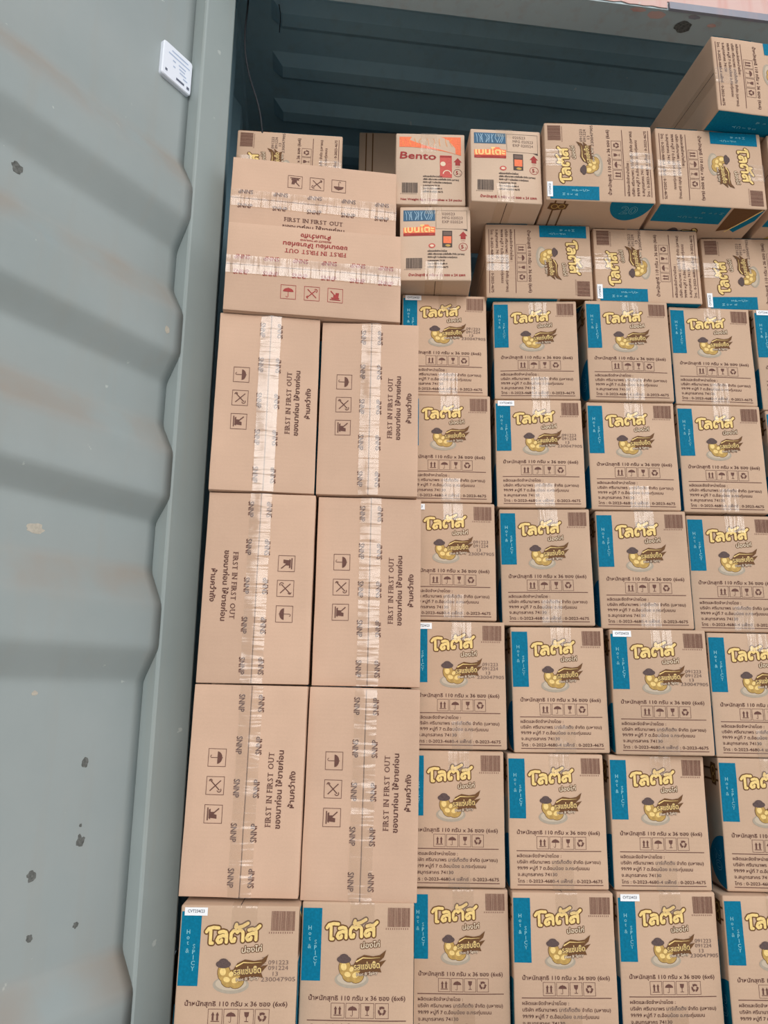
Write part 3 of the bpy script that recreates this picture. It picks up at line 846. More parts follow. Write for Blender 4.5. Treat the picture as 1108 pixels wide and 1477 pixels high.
# ------------------------------------------------------------------ squid snack cartons
BW, BH, BD = 0.1554, 0.1821, 0.20
def squid_front(kind):
    p = Print()
    U = lambda u: (u - 0.5) * BW
    Z = lambda t: (0.5 - t) * BH
    rnd = random.Random(5)
    if kind == 'orange':
        top = [(U(.05), Z(.055)), (U(.945), Z(.045))]
        bot = [(U(.05 + .895 * i / 10), Z(.20 + .11 * (i / 10) ** 2.0)) for i in range(11)]
        p.poly(bot + top[::-1], 'orange', 0)
        for k in range(9):
            x = .09 + .09 * k
            p.line([(U(x), Z(.075)), (U(x + rnd.uniform(-.03, .03)), Z(.12)), (U(x + rnd.uniform(0, .04)), Z(.185))], 0.0010, 'amber', 1)
        p.text('Bento', U(.06), Z(.365), 'red', 0, h=0.0175, w=0.080, bold=0.0007, shear=0.08, rot=-2)
        p.rect(U(.635), Z(.625), U(.81), Z(.315), 'red_soft', 0, 2, 4)
        p.rect(U(.64), Z(.345), U(.805), Z(.320), 'red', 1)
        p.ell(U(.68), Z(.435), .006, .006, 'cream', 1, 12); p.ring(U(.74), Z(.575), .010, .0022, 'cream', 1, 12, 0, 180)
    else:
        p.rect(U(.05), Z(.205), U(.50), Z(.055), 'blue', 0, 4, 2)
        for k in range(13):
            x = .08 + .031 * k
            p.line([(U(x), Z(.07)), (U(x + rnd.uniform(-.03, .04)), Z(.12)), (U(x + rnd.uniform(-.02, .03)), Z(.19))], 0.0013, 'pale_blue', 1)
        p.frame(U(.51), Z(.315), U(.955), Z(.060), 0.0006, 'char', 0)
        for k, txt in enumerate(('020523', 'MFG 020523', 'EXP 020524')):
            p.text(txt, U(.60), Z(.125 + .055 * k), 'stamp', 0, h=0.0066, w=0.045 if k else 0.028)
        p.poly([(U(.885), Z(.315)), (U(.955), Z(.315)), (U(.955), Z(.342))], 'char', 0)
        p.poly([(U(.05), Z(.370)), (U(.05), Z(.295)), (U(.30), Z(.285)), (U(.33), Z(.255)), (U(.40), Z(.255)), (U(.43), Z(.285)), (U(.50), Z(.290)), (U(.50), Z(.370))], 'orange', 0)
        p.rect(U(.05), Z(.408), U(.50), Z(.370), 'red', 0, 3)
        p.text('เบนโตะ', U(.07), Z(.357), 'pale_yellow', 1, h=0.0150, w=0.064, bold=0.0008)
        p.rect(U(.075), Z(.393), U(.47), Z(.386), 'red_soft', 1)
        p.ell(U(.455), Z(.545), .0075, .0058, 'red_soft', 0, 16); p.ell(U(.455), Z(.545), .0045, .003, 'cream', 1, 12)
        p.rect(U(.60), Z(.565), U(.74), Z(.340), 'char', 0)
        p.rect(U(.615), Z(.51), U(.728), Z(.415), 'orange', 1); p.rect(U(.615), Z(.40), U(.728), Z(.355), 'stamp', 1)
        p.ell(U(.68), Z(.54), .006, .003, 'yellow_deep', 1, 12)
    # arrow up, price circle
    ax = .895
    p.poly([(U(ax - .06), Z(.405)), (U(ax), Z(.345)), (U(ax + .06), Z(.405)), (U(ax + .035), Z(.405)), (U(ax + .035), Z(.450)), (U(ax - .035), Z(.450)), (U(ax - .035), Z(.405))], 'red', 0)
    p.text('บาท', U(ax), Z(.478), 'red', 0, h=0.0028, w=0.008, align='c')
    p.ring(U(ax), Z(.555), 0.0098, 0.0011, 'red' if kind != 'orange' else 'brown', 0)
    p.text('5', U(ax - .012), Z(.578), 'red', 0, h=0.0088, align='c', bold=0.0004)
    p.text('บ', U(ax + .035), Z(.578), 'red', 0, h=0.0045, align='c')
    # small print
    lines = (('ผลิตและจัดจำหน่ายโดย', .625, .042), ('บริษัท ศรีนานาพร มาร์เก็ตติ้ง จำกัด (มหาชน)', .665, .080), ('99/99 หมู่ที่ 7 ต.อ้อมน้อย อ.กระทุ่มแบน', .707, .064),
             ('จ.สมุทรสาคร 74130', .750, .037), ('โทร 0-2023-4680-4', .792, .042), ('แฟ็กซ์ 0-2023-4675', .835, .044))
    for txt, t, w in lines: p.text(txt, U(.395), Z(t), 'char', 0, h=0.0040, w=w, bold=0.0002)
    barcode(p, U(.09), Z(.845), U(.32), Z(.705), 'char', 8)
    if kind == 'orange': p.text('Net Weight 6g x 12 pouches x 24 packs', U(.075), Z(.945), 'red', 0, h=0.0052, w=0.135, bold=0.0003)
    else: p.text('น้ำหนักสุทธิ 6 กรัม x 12 ซอง x 24 แพค', U(.13), Z(.945), 'red', 0, h=0.0058, w=0.122, bold=0.0003)
    return p

def squid_kit(kind, seed):
    body = MB()
    v, f = rounded_box(BW, BD, BH, 0.003, (8, 6, 10))
    body.add(v, f, 'kraft_pale')
    lay_front(body, squid_front(kind))
    seam_plate(body, BW, BD, BH)
    tapes = tape_strip((.36 - .5) * BW, (.60 - .5) * BW, BH, BD, 0.05 if kind == 'orange' else 0.02, 0.045, 'tape_x')
    out = []
    for i, mb in enumerate([body] + tapes):
        turn_y(mb, 0, BH / 2); warp(mb, BW, BH, seed)
        out.append(('carton_body' if i == 0 else 'packing_tape', mb.mesh('carton_body' if i == 0 else 'packing_tape', ('kraft_pale', 'tape_x'))))
    return out

def squid_carton(kit, x, y, z, yaw, roll, w, h, label):
    o = thing('squid_snack_carton', x, y, z, yaw, roll, label, 'carton', 'small squid snack cartons on the stack')
    o.scale = (w / BW, 1, h / BH)
    for nm, me in kit:
        c = add_obj(nm, me, o)
        if nm == 'packing_tape': c['label'] = 'clear packing tape'
    return o

# ------------------------------------------------------------------ the container (local frame turned 6 degrees)
TH = math.radians(6.0)
CO = Vector((-0.407, -0.05, 0.0))
FLOOR_Z, ROOF_Z, HEAD_Z = -1.4475, 0.945, 0.772
C_LEN, C_W = 5.9, 2.34
def C(cx, cy, z): return Vector((CO.x + cx * math.cos(TH) - cy * math.sin(TH), CO.y + cx * math.sin(TH) + cy * math.cos(TH), z))
def cbox(mb, x0, x1, y0, y1, z0, z1, mat):
    v, f = box_vf(x0, x1, y0, y1, z0, z1); mb.add([C(*p) for p in v], f, mat)

GROUND_Z = -2.40
structure('ground', [(-14, -16, GROUND_Z), (14, -16, GROUND_Z), (14, 10, GROUND_Z), (-14, 10, GROUND_Z)], [(0, 1, 2, 3)], ['ground'])
mb = MB(); cbox(mb, -0.05, C_W, -0.12, C_LEN, FLOOR_Z - 0.03, FLOOR_Z, 'wood_floor'); cbox(mb, -0.12, C_W + 0.08, -0.10, C_LEN, FLOOR_Z - 0.19, FLOOR_Z - 0.03, 'header_under')
o = mb.link('floor'); o['kind'] = 'structure'

def corrugated(name, length, prof_len, place, mat, pitch=0.278, depth=0.036, flip=False):
    """sheet with trapezoid ribs: profile runs along 'length', ribs along 'prof_len'"""
    xs = []
    t = 0.0
    while t < length:
        for a, d in ((0, 0), (0.072, 0), (0.140, depth), (0.210, depth)):
            if t + a <= length: xs.append((t + a, d))
        t += pitch
    xs.append((length, 0.0))
    v = []; f = []
    for s, d in xs: v += [place(s, 0, d), place(s, prof_len, d)]
    for i in range(len(xs) - 1):
        q = (2 * i, 2 * i + 2, 2 * i + 3, 2 * i + 1)
        f.append(q[::-1] if flip else q)
    o = structure(name, v, f, [mat])
    so = o.modifiers.new('sheet', 'SOLIDIFY'); so.thickness = 0.003; so.offset = -1 if not flip else 1
    return o
corrugated('wall_left', C_LEN - 0.16, 2.39, lambda s, h, d: C(-0.040 - d, 0.225 + s, FLOOR_Z + h), 'inside')
corrugated('wall_right', C_LEN - 0.16, 2.39, lambda s, h, d: C(C_W + d, 0.16 + s, FLOOR_Z + h), 'inside', flip=True)
corrugated('wall_back', C_W + 0.05, 2.39, lambda s, h, d: C(-0.05 + s, C_LEN + d, FLOOR_Z + h), 'inside', flip=True)
# roof: shallow ribs pressed across the width
v = []; f = []
prof = []
y = 0.0
while y < C_LEN:
    for a, d in ((0.0, 0.0), (0.055, 0.0), (0.085, -0.022), (0.125, -0.022), (0.155, 0.0)):
        if y + a < C_LEN: prof.append((y + a + 0.11, d))
    y += 0.178
for yy, d in prof:
    for cx, k in ((-0.05, 0), (0.055, 0), (0.085, 1), (C_W - 0.085, 1), (C_W - 0.055, 0), (C_W + 0.02, 0)): v.append(C(cx, yy, ROOF_Z + d * k))
for i in range(len(prof) - 1):
    for j in range(5):
        a = i * 6 + j; f.append((a, a + 6, a + 7, a + 1))
o = structure('ceiling', v, f, ['inside'])
so = o.modifiers.new('sheet', 'SOLIDIFY'); so.thickness = 0.004; so.offset = -1
# corner posts, top rails, header
mb = MB(); cbox(mb, -0.150, -0.034, 0.110, 0.230, FLOOR_Z - 0.15, ROOF_Z + 0.03, 'inside')
o = mb.link('trim_1'); o['kind'] = 'structure'
mb = MB(); cbox(mb, C_W - 0.0, C_W + 0.13, 0.0, 0.165, FLOOR_Z - 0.15, ROOF_Z + 0.03, 'inside')
o = mb.link('trim_2'); o['kind'] = 'structure'
mb = MB(); cbox(mb, -0.09, -0.03, 0.16, C_LEN, ROOF_Z - 0.06, ROOF_Z + 0.01, 'inside'); o = mb.link('trim_3'); o['kind'] = 'structure'
# header over the door opening: grey underside, faded pink face, chalky lower lip
mb = MB(); cbox(mb, -0.15, C_W + 0.13, -0.086, 0.0, HEAD_Z, ROOF_Z + 0.03, 'header_under'); cbox(mb, -0.15, C_W + 0.13, 0.0, 0.11, ROOF_Z - 0.03, ROOF_Z + 0.03, 'header_under')
hd = mb.link('trim_4'); hd['kind'] = 'structure'
rnd = random.Random(4)
def ragged(x0, x1, z0, z1, n, amp, lower=True):
    lo = [(x0 + (x1 - x0) * i / n, z0 + rnd.uniform(0, amp)) for i in range(n + 1)]
    return lo + [(x1, z1), (x0, z1)]
def header_patch(name, pts, mat, y, label):
    mbp = MB(); k = len(pts)
    mbp.add([C(a, y, z) for a, z in pts] + [C(a, y + 0.0016, z) for a, z in pts],
            [tuple(range(k))] + [(i, i + k, (i + 1) % k + k, (i + 1) % k) for i in range(k)], mat)
    o = mbp.link(name, hd); o['label'] = label
header_patch('paint_layer', ragged(-0.15, 1.025, HEAD_Z + 0.001, ROOF_Z + 0.03, 60, 0.006), 'header_pink', -0.0888, 'faded pink paint')
header_patch('paint_layer', ragged(1.025, C_W + 0.13, HEAD_Z + 0.019, ROOF_Z + 0.03, 60, 0.004), 'header_pink', -0.0888, 'faded pink paint')
mb = MB(); cbox(mb, 1.028, C_W + 0.13, -0.094, -0.0862, HEAD_Z - 0.003, HEAD_Z + 0.017, 'header_lip')
o = mb.link('lip', hd); o['label'] = 'chalky purple-grey lower lip'
# chipped spot under the header
mb = MB(); n = 14; pts = []
for i in range(n):
    a = 2 * math.pi * i / n; r = 1 + 0.35 * noise.noise(Vector((i * 1.7, 2.2, 0)))
    pts.append((1.085 + 0.021 * r * math.cos(a), -0.048 + 0.018 * r * math.sin(a)))
mb.add([C(a, b, HEAD_Z - 0.0008) for a, b in pts], [tuple(range(n))[::-1]], 'rust')
o = mb.link('rust_chip', hd); o['label'] = 'dark rusty chip'

for cx, cy, rx, ry, sd, mt in ((1.005, -0.070, .022, .012, 3, 'header_pink'), (0.955, -0.078, .020, .006, 5, 'header_pink'), (1.10, -0.076, .016, .006, 8, 'header_lip'), (1.155, -0.060, .012, .005, 11, 'header_pink')):
    mb = MB(); n = 16
    pts = [(cx + rx * (1 + .6 * noise.noise(Vector((i * 1.9, sd, 0)))) * math.cos(2 * math.pi * i / n), cy + ry * (1 + .5 * noise.noise(Vector((i * 2.3, sd, 4)))) * math.sin(2 * math.pi * i / n)) for i in range(n)]
    mb.add([C(a, b, HEAD_Z - 0.0006) for a, b in pts], [tuple(range(n))[::-1]], mt)
    o = mb.link('paint_smear', hd); o['label'] = 'smear of worn paint'

# ------------------------------------------------------------------ open door leaf
DT = Vector((-0.556, -0.831, 0)).normalized()       # from the hinge outwards
DN = Vector((0.831, -0.556, 0)).normalized()        # inner face
DH = Vector((-0.404, -0.05, 0))
LEAN = 0.012
def D(t, n, z): return DH + DT * (t + LEAN * (z + 0.8)) + DN * n + Vector((0, 0, z))
DOOR_Z0, DOOR_Z1, DOOR_W = -1.50, 0.83, 1.16
def dbox(mb, t0, t1, n0, n1, z0, z1, mat, bev=0.005):
    """box in door coordinates with the two front edges eased"""
    prof = [(t0, n0), (t0, n1 - bev), (t0 + bev * 0.3, n1 - bev * 0.3), (t0 + bev, n1), (t1 - bev, n1), (t1 - bev * 0.3, n1 - bev * 0.3), (t1, n1 - bev), (t1, n0)]
    k = len(prof); nz = 8; v = []; f = []
    for j in range(nz + 1):
        z = z0 + (z1 - z0) * j / nz
        v += [D(t, n, z) for t, n in prof]
    for j in range(nz):
        for i in range(k):
            a, b = j * k + i, j * k + (i + 1) % k
            f.append((a, a + k, b + k, b))
    f += [tuple(range(k)), tuple(range(nz * k, nz * k + k))[::-1]]
    mb.add(v, f, mat)
door = bpy.data.objects.new('door_1', None); COL.objects.link(door); door['kind'] = 'structure'
for nm, t0, t1 in (('door_stile', 0.0, 0.088), ('door_stile', DOOR_W - 0.09, DOOR_W)):
    mb = MB(); dbox(mb, t0, t1, -0.052, 0.0, DOOR_Z0, DOOR_Z1, 'door'); mb.link(nm, door)
for nm, z0, z1 in (('door_rail', DOOR_Z0, -1.44), ('door_rail', 0.74, DOOR_Z1)):
    mb = MB(); dbox(mb, 0.0885, DOOR_W - 0.0905, -0.050, -0.002, z0, z1, 'door'); mb.link(nm, door)
# pressed panel: deep and flush bands, heights top to bottom
REC, FLU = -0.038, -0.004
bands = [(0.739, REC), (0.232, REC), (0.168, FLU), (0.094, FLU), (0.028, REC), (-0.062, REC), (-0.121, FLU), (-0.208, FLU), (-0.262, REC),
         (-0.352, REC), (-0.409, FLU), (-0.500, FLU), (-0.545, REC), (-0.640, REC), (-0.702, FLU), (-0.780, FLU), (-0.838, REC), (-1.282, REC), (-1.334, FLU), (-1.439, FLU)]
prof = []
for i, (z, n) in enumerate(bands):        # soften every crease
    if 0 < i < len(bands) - 1:
        for k, far in ((-1, 0.017), (-1, 0.007), (0, 0), (1, 0.007), (1, 0.017)):
            q = bands[i - 1] if k < 0 else bands[i + 1]
            L = abs(q[0] - z); e = min(far, L * 0.4) / L
            if k == 0: prof.append((z, n + (0.07 * ((bands[i - 1][1] + bands[i + 1][1]) / 2 - n))))
            else: prof.append((z + (q[0] - z) * e, n + (q[1] - n) * e))
    else: prof.append((z, n))
v = []; f = []
NT = 44
for z, n in prof:
    for i in range(NT + 1):
        t = 0.0885 + (DOOR_W - 0.179) * i / NT
        dent = 0.0016 * noise.noise(Vector((t * 4.0, z * 5.0, 1.7)))
        v.append(D(t, n + dent * (0 if i == 0 else 1), z))
for j in range(len(prof) - 1):
    for i in range(NT):
        a = j * (NT + 1) + i
        f.append((a, a + 1, a + NT + 2, a + NT + 1))
panel = link_mesh('corrugated_panel', v, f, ['door_panel'], None, door, smooth=True)
at = panel.data.attributes.new('rust_wear', 'FLOAT', 'POINT')
ledges = [(bands[i][0], bands[i + 1][0]) for i in range(len(bands) - 1) if bands[i][1] == REC and bands[i + 1][1] == FLU]
wear = []
for z, n in prof:
    k = 0.0
    for a, b in ledges:
        mid, half = (a + b) / 2, (a - b) / 2
        k = max(k, 1 - max(0.0, abs(z - mid) - half * 0.7) / 0.03)
    wear += [max(0.0, k)] * (NT + 1)
at.data.foreach_set('value', wear)
so = panel.modifiers.new('sheet', 'SOLIDIFY'); so.thickness = 0.003; so.offset = 1
# pitted rust spots and scraped paint on the panel
def blotch(t, z, n, rt, rz, mat, seed, nm, label):
    k = 18; pts = []
    for i in range(k):
        a = 2 * math.pi * i / k
        r = 1 + 0.55 * noise.noise(Vector((math.cos(a) * 1.6 + seed * 3.1, math.sin(a) * 1.6, seed)))
        pts.append(D(t + rt * r * math.cos(a), n, z + rz * r * math.sin(a)))
    mbq = MB(); mbq.add(pts + [p - DN * 0.002 for p in pts], [tuple(range(k))] + [(i, (i + 1) % k, (i + 1) % k + k, i + k) for i in range(k)], mat)
    o = mbq.link(nm, door); o['label'] = label
for s, (t, z, r) in enumerate(((0.195, -0.972, .0065), (0.191, -1.094, .008), (0.272, -1.133, .0075), (0.185, -1.221, .005), (0.265, -1.221, .005), (0.193, -1.07, .0025))):
    blotch(t, z, REC + 0.0032, r, r * 1.1, 'rust', s + 1, 'rust_spot', 'dark rust spot')
blotch(0.435, 0.0, REC + 0.0032, .011, .010, 'rust', 9, 'rust_spot', 'dark rust spot')
for s, (t, z, n, rt, rz) in enumerate(((0.175, 0.215, REC + 0.006, .012, .006), (0.33, -0.60, REC + 0.0032, .016, .007), (0.125, -0.17, FLU + 0.0032, .005, .008), (0.30, -0.86, REC + .0032, .005, .004))):
    blotch(t, z, n, rt, rz, 'scrape', s + 20, 'scrape_mark', 'pale scraped paint')

# white tag on the door panel
tg = bpy.data.objects.new('data_logger_tag', None); COL.objects.link(tg)
tag(tg, 'small white plastic tag stuck on the grey container door beside its edge bar', 'tag')
tg.location = D(0.14, REC, 0.401)
def tag_slab(t0, t1, z0, z1, n0, n1, r=0.006):
    pts = []
    for cx, cz, a0 in ((t1 - r, z1 - r, 0), (t0 + r, z1 - r, 90), (t0 + r, z0 + r, 180), (t1 - r, z0 + r, 270)):
        for k in range(5):
            a = math.radians(a0 + 22.5 * k); pts.append((cx + r * math.cos(a), cz + r * math.sin(a)))
    k = len(pts); v = []; f = []
    for n, s in ((n0, 1.0), (n1 - 0.002, 1.0), (n1, 0.96)):
        mt, mz = (t0 + t1) / 2, (z0 + z1) / 2
        v += [D(mt + (t - mt) * s, n, mz + (z - mz) * s) for t, z in pts]
    for j in range(2):
        for i in range(k): f.append((j * k + i, j * k + k + i, j * k + k + (i + 1) % k, j * k + (i + 1) % k))
    f.append(tuple(range(2 * k, 3 * k))[::-1])
    return v, f
def rel(o, parent):      # keep world place when parented to an empty at the thing's base
    for p in o.data.vertices: p.co = p.co - parent.location
mb = MB(); v, f = tag_slab(0.092, 0.172, 0.400, 0.483, REC + 0.0005, REC + 0.0125); mb.add(v, f, 'plastic')
NF = REC + 0.0128
def tag_rect(t0, t1, z0, z1, mat): mb.add([D(t0, NF, z0), D(t1, NF, z0), D(t1, NF, z1), D(t0, NF, z1)], [(3, 2, 1, 0)], mat)
for z, a, b in ((.470, .105, .150), (.460, .100, .158), (.449, .110, .130), (.449, .138, .146), (.441, .112, .128), (.433, .108, .126), (.436, .138, .144), (.425, .104, .116)): tag_rect(a, b, z - .0016, z + .0016, 'tag_grey')
tag_rect(.112, .134, .410, .4155, 'tag_dark'); tag_rect(.098, .105, .409, .416, 'tag_dark'); tag_rect(.158, .164, .412, .418, 'tag_dark')
o = mb.link('tag_case', tg); rel(o, tg)

# cable hanging in the opening by the corner post, and a shorter wire
def tube(name, pts, r, mat, label, cat):
    cu = bpy.data.curves.new(name, 'CURVE'); cu.dimensions = '3D'; cu.bevel_depth = r; cu.bevel_resolution = 3; cu.resolution_u = 8
    sp = cu.splines.new('BEZIER'); sp.bezier_points.add(len(pts) - 1)
    for q, p in zip(sp.bezier_points, pts):
        q.co = p; q.handle_left_type = q.handle_right_type = 'AUTO'
    tmp = bpy.data.objects.new(name + '_curve', cu); COL.objects.link(tmp)
    dg = bpy.context.evaluated_depsgraph_get(); dg.update()
    me = bpy.data.meshes.new_from_object(tmp.evaluated_get(dg)); bpy.data.objects.remove(tmp)
    me.materials.clear(); me.materials.append(M[mat])
    me.polygons.foreach_set('use_smooth', [True] * len(me.polygons))
    return tag(add_obj(name, me), label, cat)
tube('hanging_cable', [C(0.006, 0.06, 0.93), C(0.010, 0.05, 0.79), C(0.009, 0.05, 0.674), C(0.021, 0.05, 0.595), C(0.055, 0.055, 0.482), C(0.064, 0.07, 0.43)], 0.0024, 'cable', 'thin black cable hanging down beside the corner post above the cartons', 'cable')
tube('roof_wire', [C(0.075, 0.18, 0.944), C(0.082, 0.18, 0.90), C(0.082, 0.18, 0.845)], 0.0012, 'cable', 'short thin wire dangling from the ribbed container ceiling', 'wire')

# ------------------------------------------------------------------ stacks of cartons
ROWN = ['', 'topmost', 'second from top', 'third from top', 'fourth from top', 'fifth from top', 'lowest visible']
COLN = {1: 'in upright column touching the plain taped cartons', 2: 'in second upright column from the taped cartons',
        3: 'in third upright column from the taped cartons', 4: 'in fourth upright column from the taped cartons',
        5: 'in the cut-off upright column at right edge'}
UP = [
 (1, 1, 0.0800, 0.0055, -0.2267, 0.46, 0.12, 0.1876, 0.2383), (1, 2, 0.2795, -0.0009, -0.2333, -2.68, 0.03, 0.1843, 0.2326),
 (1, 3, 0.4814, -0.0106, -0.2363, 0.00, 0.08, 0.1835, 0.2352), (1, 4, 0.6749, 0.0103, -0.2335, 1.6, -0.03, 0.1829, 0.2320),
 (2, 1, 0.0841, 0.0005, -0.4658, 0.08, 0.11, 0.1876, 0.2375), (2, 2, 0.2808, -0.0018, -0.4736, -2.22, 0.22, 0.1860, 0.2387),
 (2, 3, 0.4783, -0.0044, -0.4759, -0.6, 0.21, 0.1877, 0.2384), (2, 4, 0.6754, 0.0106, -0.4742, 0.4, 0.03, 0.1827, 0.2400),
 (3, 1, 0.0889, -0.0020, -0.7103, -0.40, 0.07, 0.1876, 0.2422), (3, 2, 0.2882, 0.0019, -0.7171, -2.44, 0.61, 0.1867, 0.2412),
 (3, 3, 0.4862, -0.0033, -0.7205, -2.42, 0.28, 0.1861, 0.2431), (3, 4, 0.6846, 0.0179, -0.7221, -1.54, 0.05, 0.1876, 0.2436),
 (4, 1, 0.1039, -0.0045, -0.9572, -0.88, 0.13, 0.1876, 0.2444), (4, 2, 0.3056, 0.0022, -0.9611, -0.45, 0.47, 0.1874, 0.2413),
 (4, 3, 0.5011, -0.0125, -0.9615, -2.96, 0.13, 0.1896, 0.2393), (4, 4, 0.7036, 0.0095, -0.9649, -0.80, -0.02, 0.1876, 0.2402),
 (5, 1, 0.0965, -0.0005, -1.2027, -0.01, -0.14, 0.1876, 0.2428), (5, 2, 0.2915, 0.0018, -1.2044, 0.7, 0.04, 0.1865, 0.2413),
 (5, 3, 0.4868, 0.0035, -1.2041, 1.92, -0.24, 0.1875, 0.2408), (5, 4, 0.7038, 0.0097, -1.2067, -0.98, -0.29, 0.1876, 0.2402),
 (6, 1, 0.1048, 0.0035, -1.4458, 0.00, 0.14, 0.1815, 0.2400), (6, 2, 0.2935, -0.0090, -1.4462, 0.53, 0.07, 0.1880, 0.2399),
 (6, 3, 0.4892, 0.0012, -1.4458, 1.94, 0.02, 0.1868, 0.2399), (6, 4, 0.6849, -0.0056, -1.4470, 1.08, 0.02, 0.1876, 0.2385),
 (1, 5, 0.8680, 0.0100, -0.2425, 0.0, 0.0, 0.1876, 0.2400), (2, 5, 0.8715, 0.0100, -0.4835, 0.0, 0.0, 0.1876, 0.2400),
]
STK = {(1, 1), (2, 2), (3, 1), (4, 1), (4, 3), (6, 3), (1, 5)}
DATED = {(1, 1), (2, 2), (3, 1), (4, 1), (4, 3), (6, 3)}
for r, c, x, y, z, yaw, roll, w, h in UP:
    ex = 'stickered ' if (r, c) in STK else ''
    snack_carton('L', x, y, z, yaw, roll, w, h, '%steal-striped carton, %s %s' % (ex, ROWN[r], COLN[c]), 'upright teal-striped snack cartons', (r, c) in STK, (r, c) in DATED)
# cartons that carry the visible ones but stay out of sight
HID = 'brown snack carton buried in the load, hidden by the cartons in front'
HG = 'snack cartons buried in the load'
for x, z in ((0.8800, -0.7245), (0.9010, -0.9655), (0.9050, -1.2060), (0.8830, -1.4470)): snack_carton('L', x, 0.012, z, 0, 0, LW, 0.2395, HID, HG)
snack_carton('L', -0.292, 0.116, -1.4470, 0.5, 0, 0.19, 0.2608, HID, HG)
for k in range(5): snack_carton('L', -0.292, 0.035, -1.1845 + 0.2477 * k, 0.5, 0, 0.19, 0.2462, HID, HG)
snack_carton('Rccw', -0.285, 0.035, 0.0545, 0.5, 0, 0.24, 0.1915, HID, HG)
for k in range(9): snack_carton('L', 0.0, 0.495, -1.4470 + 0.2342 * k, 0, 0, LW, 0.2334, HID, HG)

FG = 'snack cartons under the plain taped cartons'
snack_carton('F', -0.2716, -0.1766, -1.4470, 0.42, -0.07, 0.1912, 0.2400, 'teal-striped carton with a white sticker at the bottom left, next to the container door', FG, True, True)
snack_carton('F', -0.0816, -0.1497, -1.4470, 0.01, -0.14, 0.1850, 0.2400, 'teal-striped carton without sticker under the lowest right plain taped carton', FG)

LG = 'snack cartons lying on their side on top'
snack_carton('Rcw', 0.2904, -0.0107, 0.0005, -0.4, 0.13, 0.2380, 0.1842, 'side-lying snack carton, teal strip up, leftmost of the row below the overhanging cartons', LG)
snack_carton('Rccw', 0.5374, -0.0030, 0.0005, 0.4, -0.05, 0.2390, 0.1838, 'side-lying snack carton, teal strip down, middle of the row below the overhanging cartons', LG, True, True)
snack_carton('Rccw', 0.7974, 0.0217, 0.0012, -1.35, 0.01, 0.2400, 0.1830, 'side-lying snack carton, teal strip down, cut by the right edge below the overhanging cartons', LG, True, True)
snack_carton('Rccw', 0.4096, -0.0971, 0.1858, 0.72, -0.28, 0.2392, 0.1945, 'overhanging side-lying carton with white sticker, right of the small blue-label carton', LG, True, True)
snack_carton('Rcw', 0.6587, -0.0878, 0.1866, 2.09, -0.49, 0.2396, 0.1930, 'overhanging side-lying carton with teal strip up, just below the topmost carton', LG)
snack_carton('Rcw', 0.9160, -0.0800, 0.1860, 1.0, 0.0, 0.2400, 0.1920, 'sliver of a side-lying carton at the right edge under the topmost carton', LG)
snack_carton('Rcw', 0.7768, -0.1334, 0.3812, 7.06, -0.08, 0.2400, 0.1934, 'topmost side-lying snack carton at the upper right, just under the door header', LG)
snack_carton('Rccw', -0.285, 0.026, 0.2475, 2.94, 0.0, 0.2490, 0.1935, 'side-lying snack carton peeking up behind the upper plain taped carton', LG, False, True)
# dark carton further back, showing its printed side
kb = MB(); v, f = rounded_box(LH, 0.187, LW, 0.0032, (8, 5, 8)); kb.add(v, f, 'kraft')
sp = Print(); sp.merge(lotus_left(0.175).turned(90, 0, 0, 0, -0.085)); lay_front(kb, sp)
for p in kb.v: p.z += LW / 2
o = thing('snack_carton', -0.0170, 0.500, 0.6615, 0, 0, 'shaded carton showing its printed side panel, behind the orange-topped squid carton', 'carton', LG)
add_obj('carton_body', kb.mesh('carton_body', ('kraft',)), o)

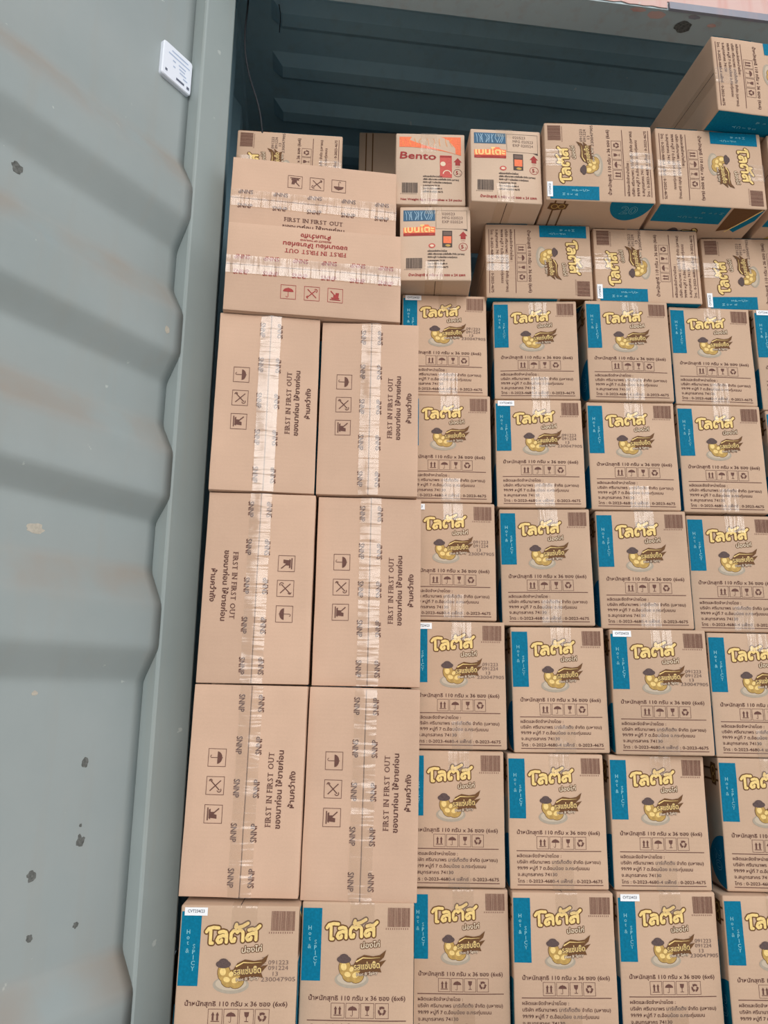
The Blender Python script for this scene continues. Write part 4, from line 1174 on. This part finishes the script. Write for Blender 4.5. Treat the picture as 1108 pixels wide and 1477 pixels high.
SG = 'plain taped cartons stacked against the container door'
K_CW = [taped_kit(90, 'brown', 5, False, s, 'tape' if s != 3 else 'tape_hazy') for s in (1, 2, 3)]
K_CCW = taped_kit(-90, 'brown', 5, False, 4, 'tape')
K_180 = taped_kit(180, 'brown', 5, False, 5, 'tape_x')
K_RED = taped_kit(0, 'red', 6, True, 6, 'tape_hazy_x')
taped_carton(K_CW[2], -0.2776, -0.1594, -0.4929, 6.30, 0.14, 0.1950, 0.3575, True, 'plain taped carton standing upright, top left of six, with the whitest wrinkled tape', SG)
taped_carton(K_CW[1], -0.0826, -0.1413, -0.4916, 0.57, -0.15, 0.1926, 0.3539, True, 'plain taped carton standing upright, top right of six, under the red-printed carton', SG)
taped_carton(K_CCW, -0.2763, -0.1556, -0.8405, 2.11, -0.11, 0.1969, 0.3455, True, 'plain taped carton with lettering left of its tape, middle left of six', SG)
taped_carton(K_CW[0], -0.0766, -0.1341, -0.8421, 1.36, -0.13, 0.1949, 0.3480, True, 'plain taped carton with lettering right of its tape, middle right of six', SG)
taped_carton(K_CW[1], -0.2800, -0.1560, -1.1848, -0.43, -0.45, 0.1980, 0.3425, True, 'plain taped carton standing on the bottom left stickered snack carton', SG)
taped_carton(K_CW[0], -0.0814, -0.1459, -1.1912, 0.00, -0.67, 0.1959, 0.3470, True, 'plain taped carton standing on the bottom snack carton without sticker', SG)
taped_carton(K_RED, -0.1960, -0.1613, -0.1345, 6.47, 0.14, 0.3494, 0.1930, False, 'plain taped carton lying flat with red icons and red lettering', SG)
taped_carton(K_180, -0.2082, -0.0996, 0.0605, 6.85, -0.01, 0.3538, 0.1950, False, 'plain taped carton lying flat with upside-down brown icons, on the red-printed one', SG)

KB, KO = squid_kit('blue', 21), squid_kit('orange', 23)
squid_carton(KB, 0.0545, -0.0525, 0.0135, -1.94, 0.23, 0.1551, 0.1815, 'small blue-label squid carton beside the red-printed taped carton, under the orange-topped one')
squid_carton(KO, 0.0434, -0.0560, 0.1966, 0.13, 0.23, 0.1555, 0.1834, 'small squid snack carton with an orange-red banner across its top')
squid_carton(KB, 0.2079, -0.0838, 0.1868, 2.12, 0.02, 0.1569, 0.1840, 'small blue-label squid carton overhanging the side-lying carton, right of the orange-topped one')
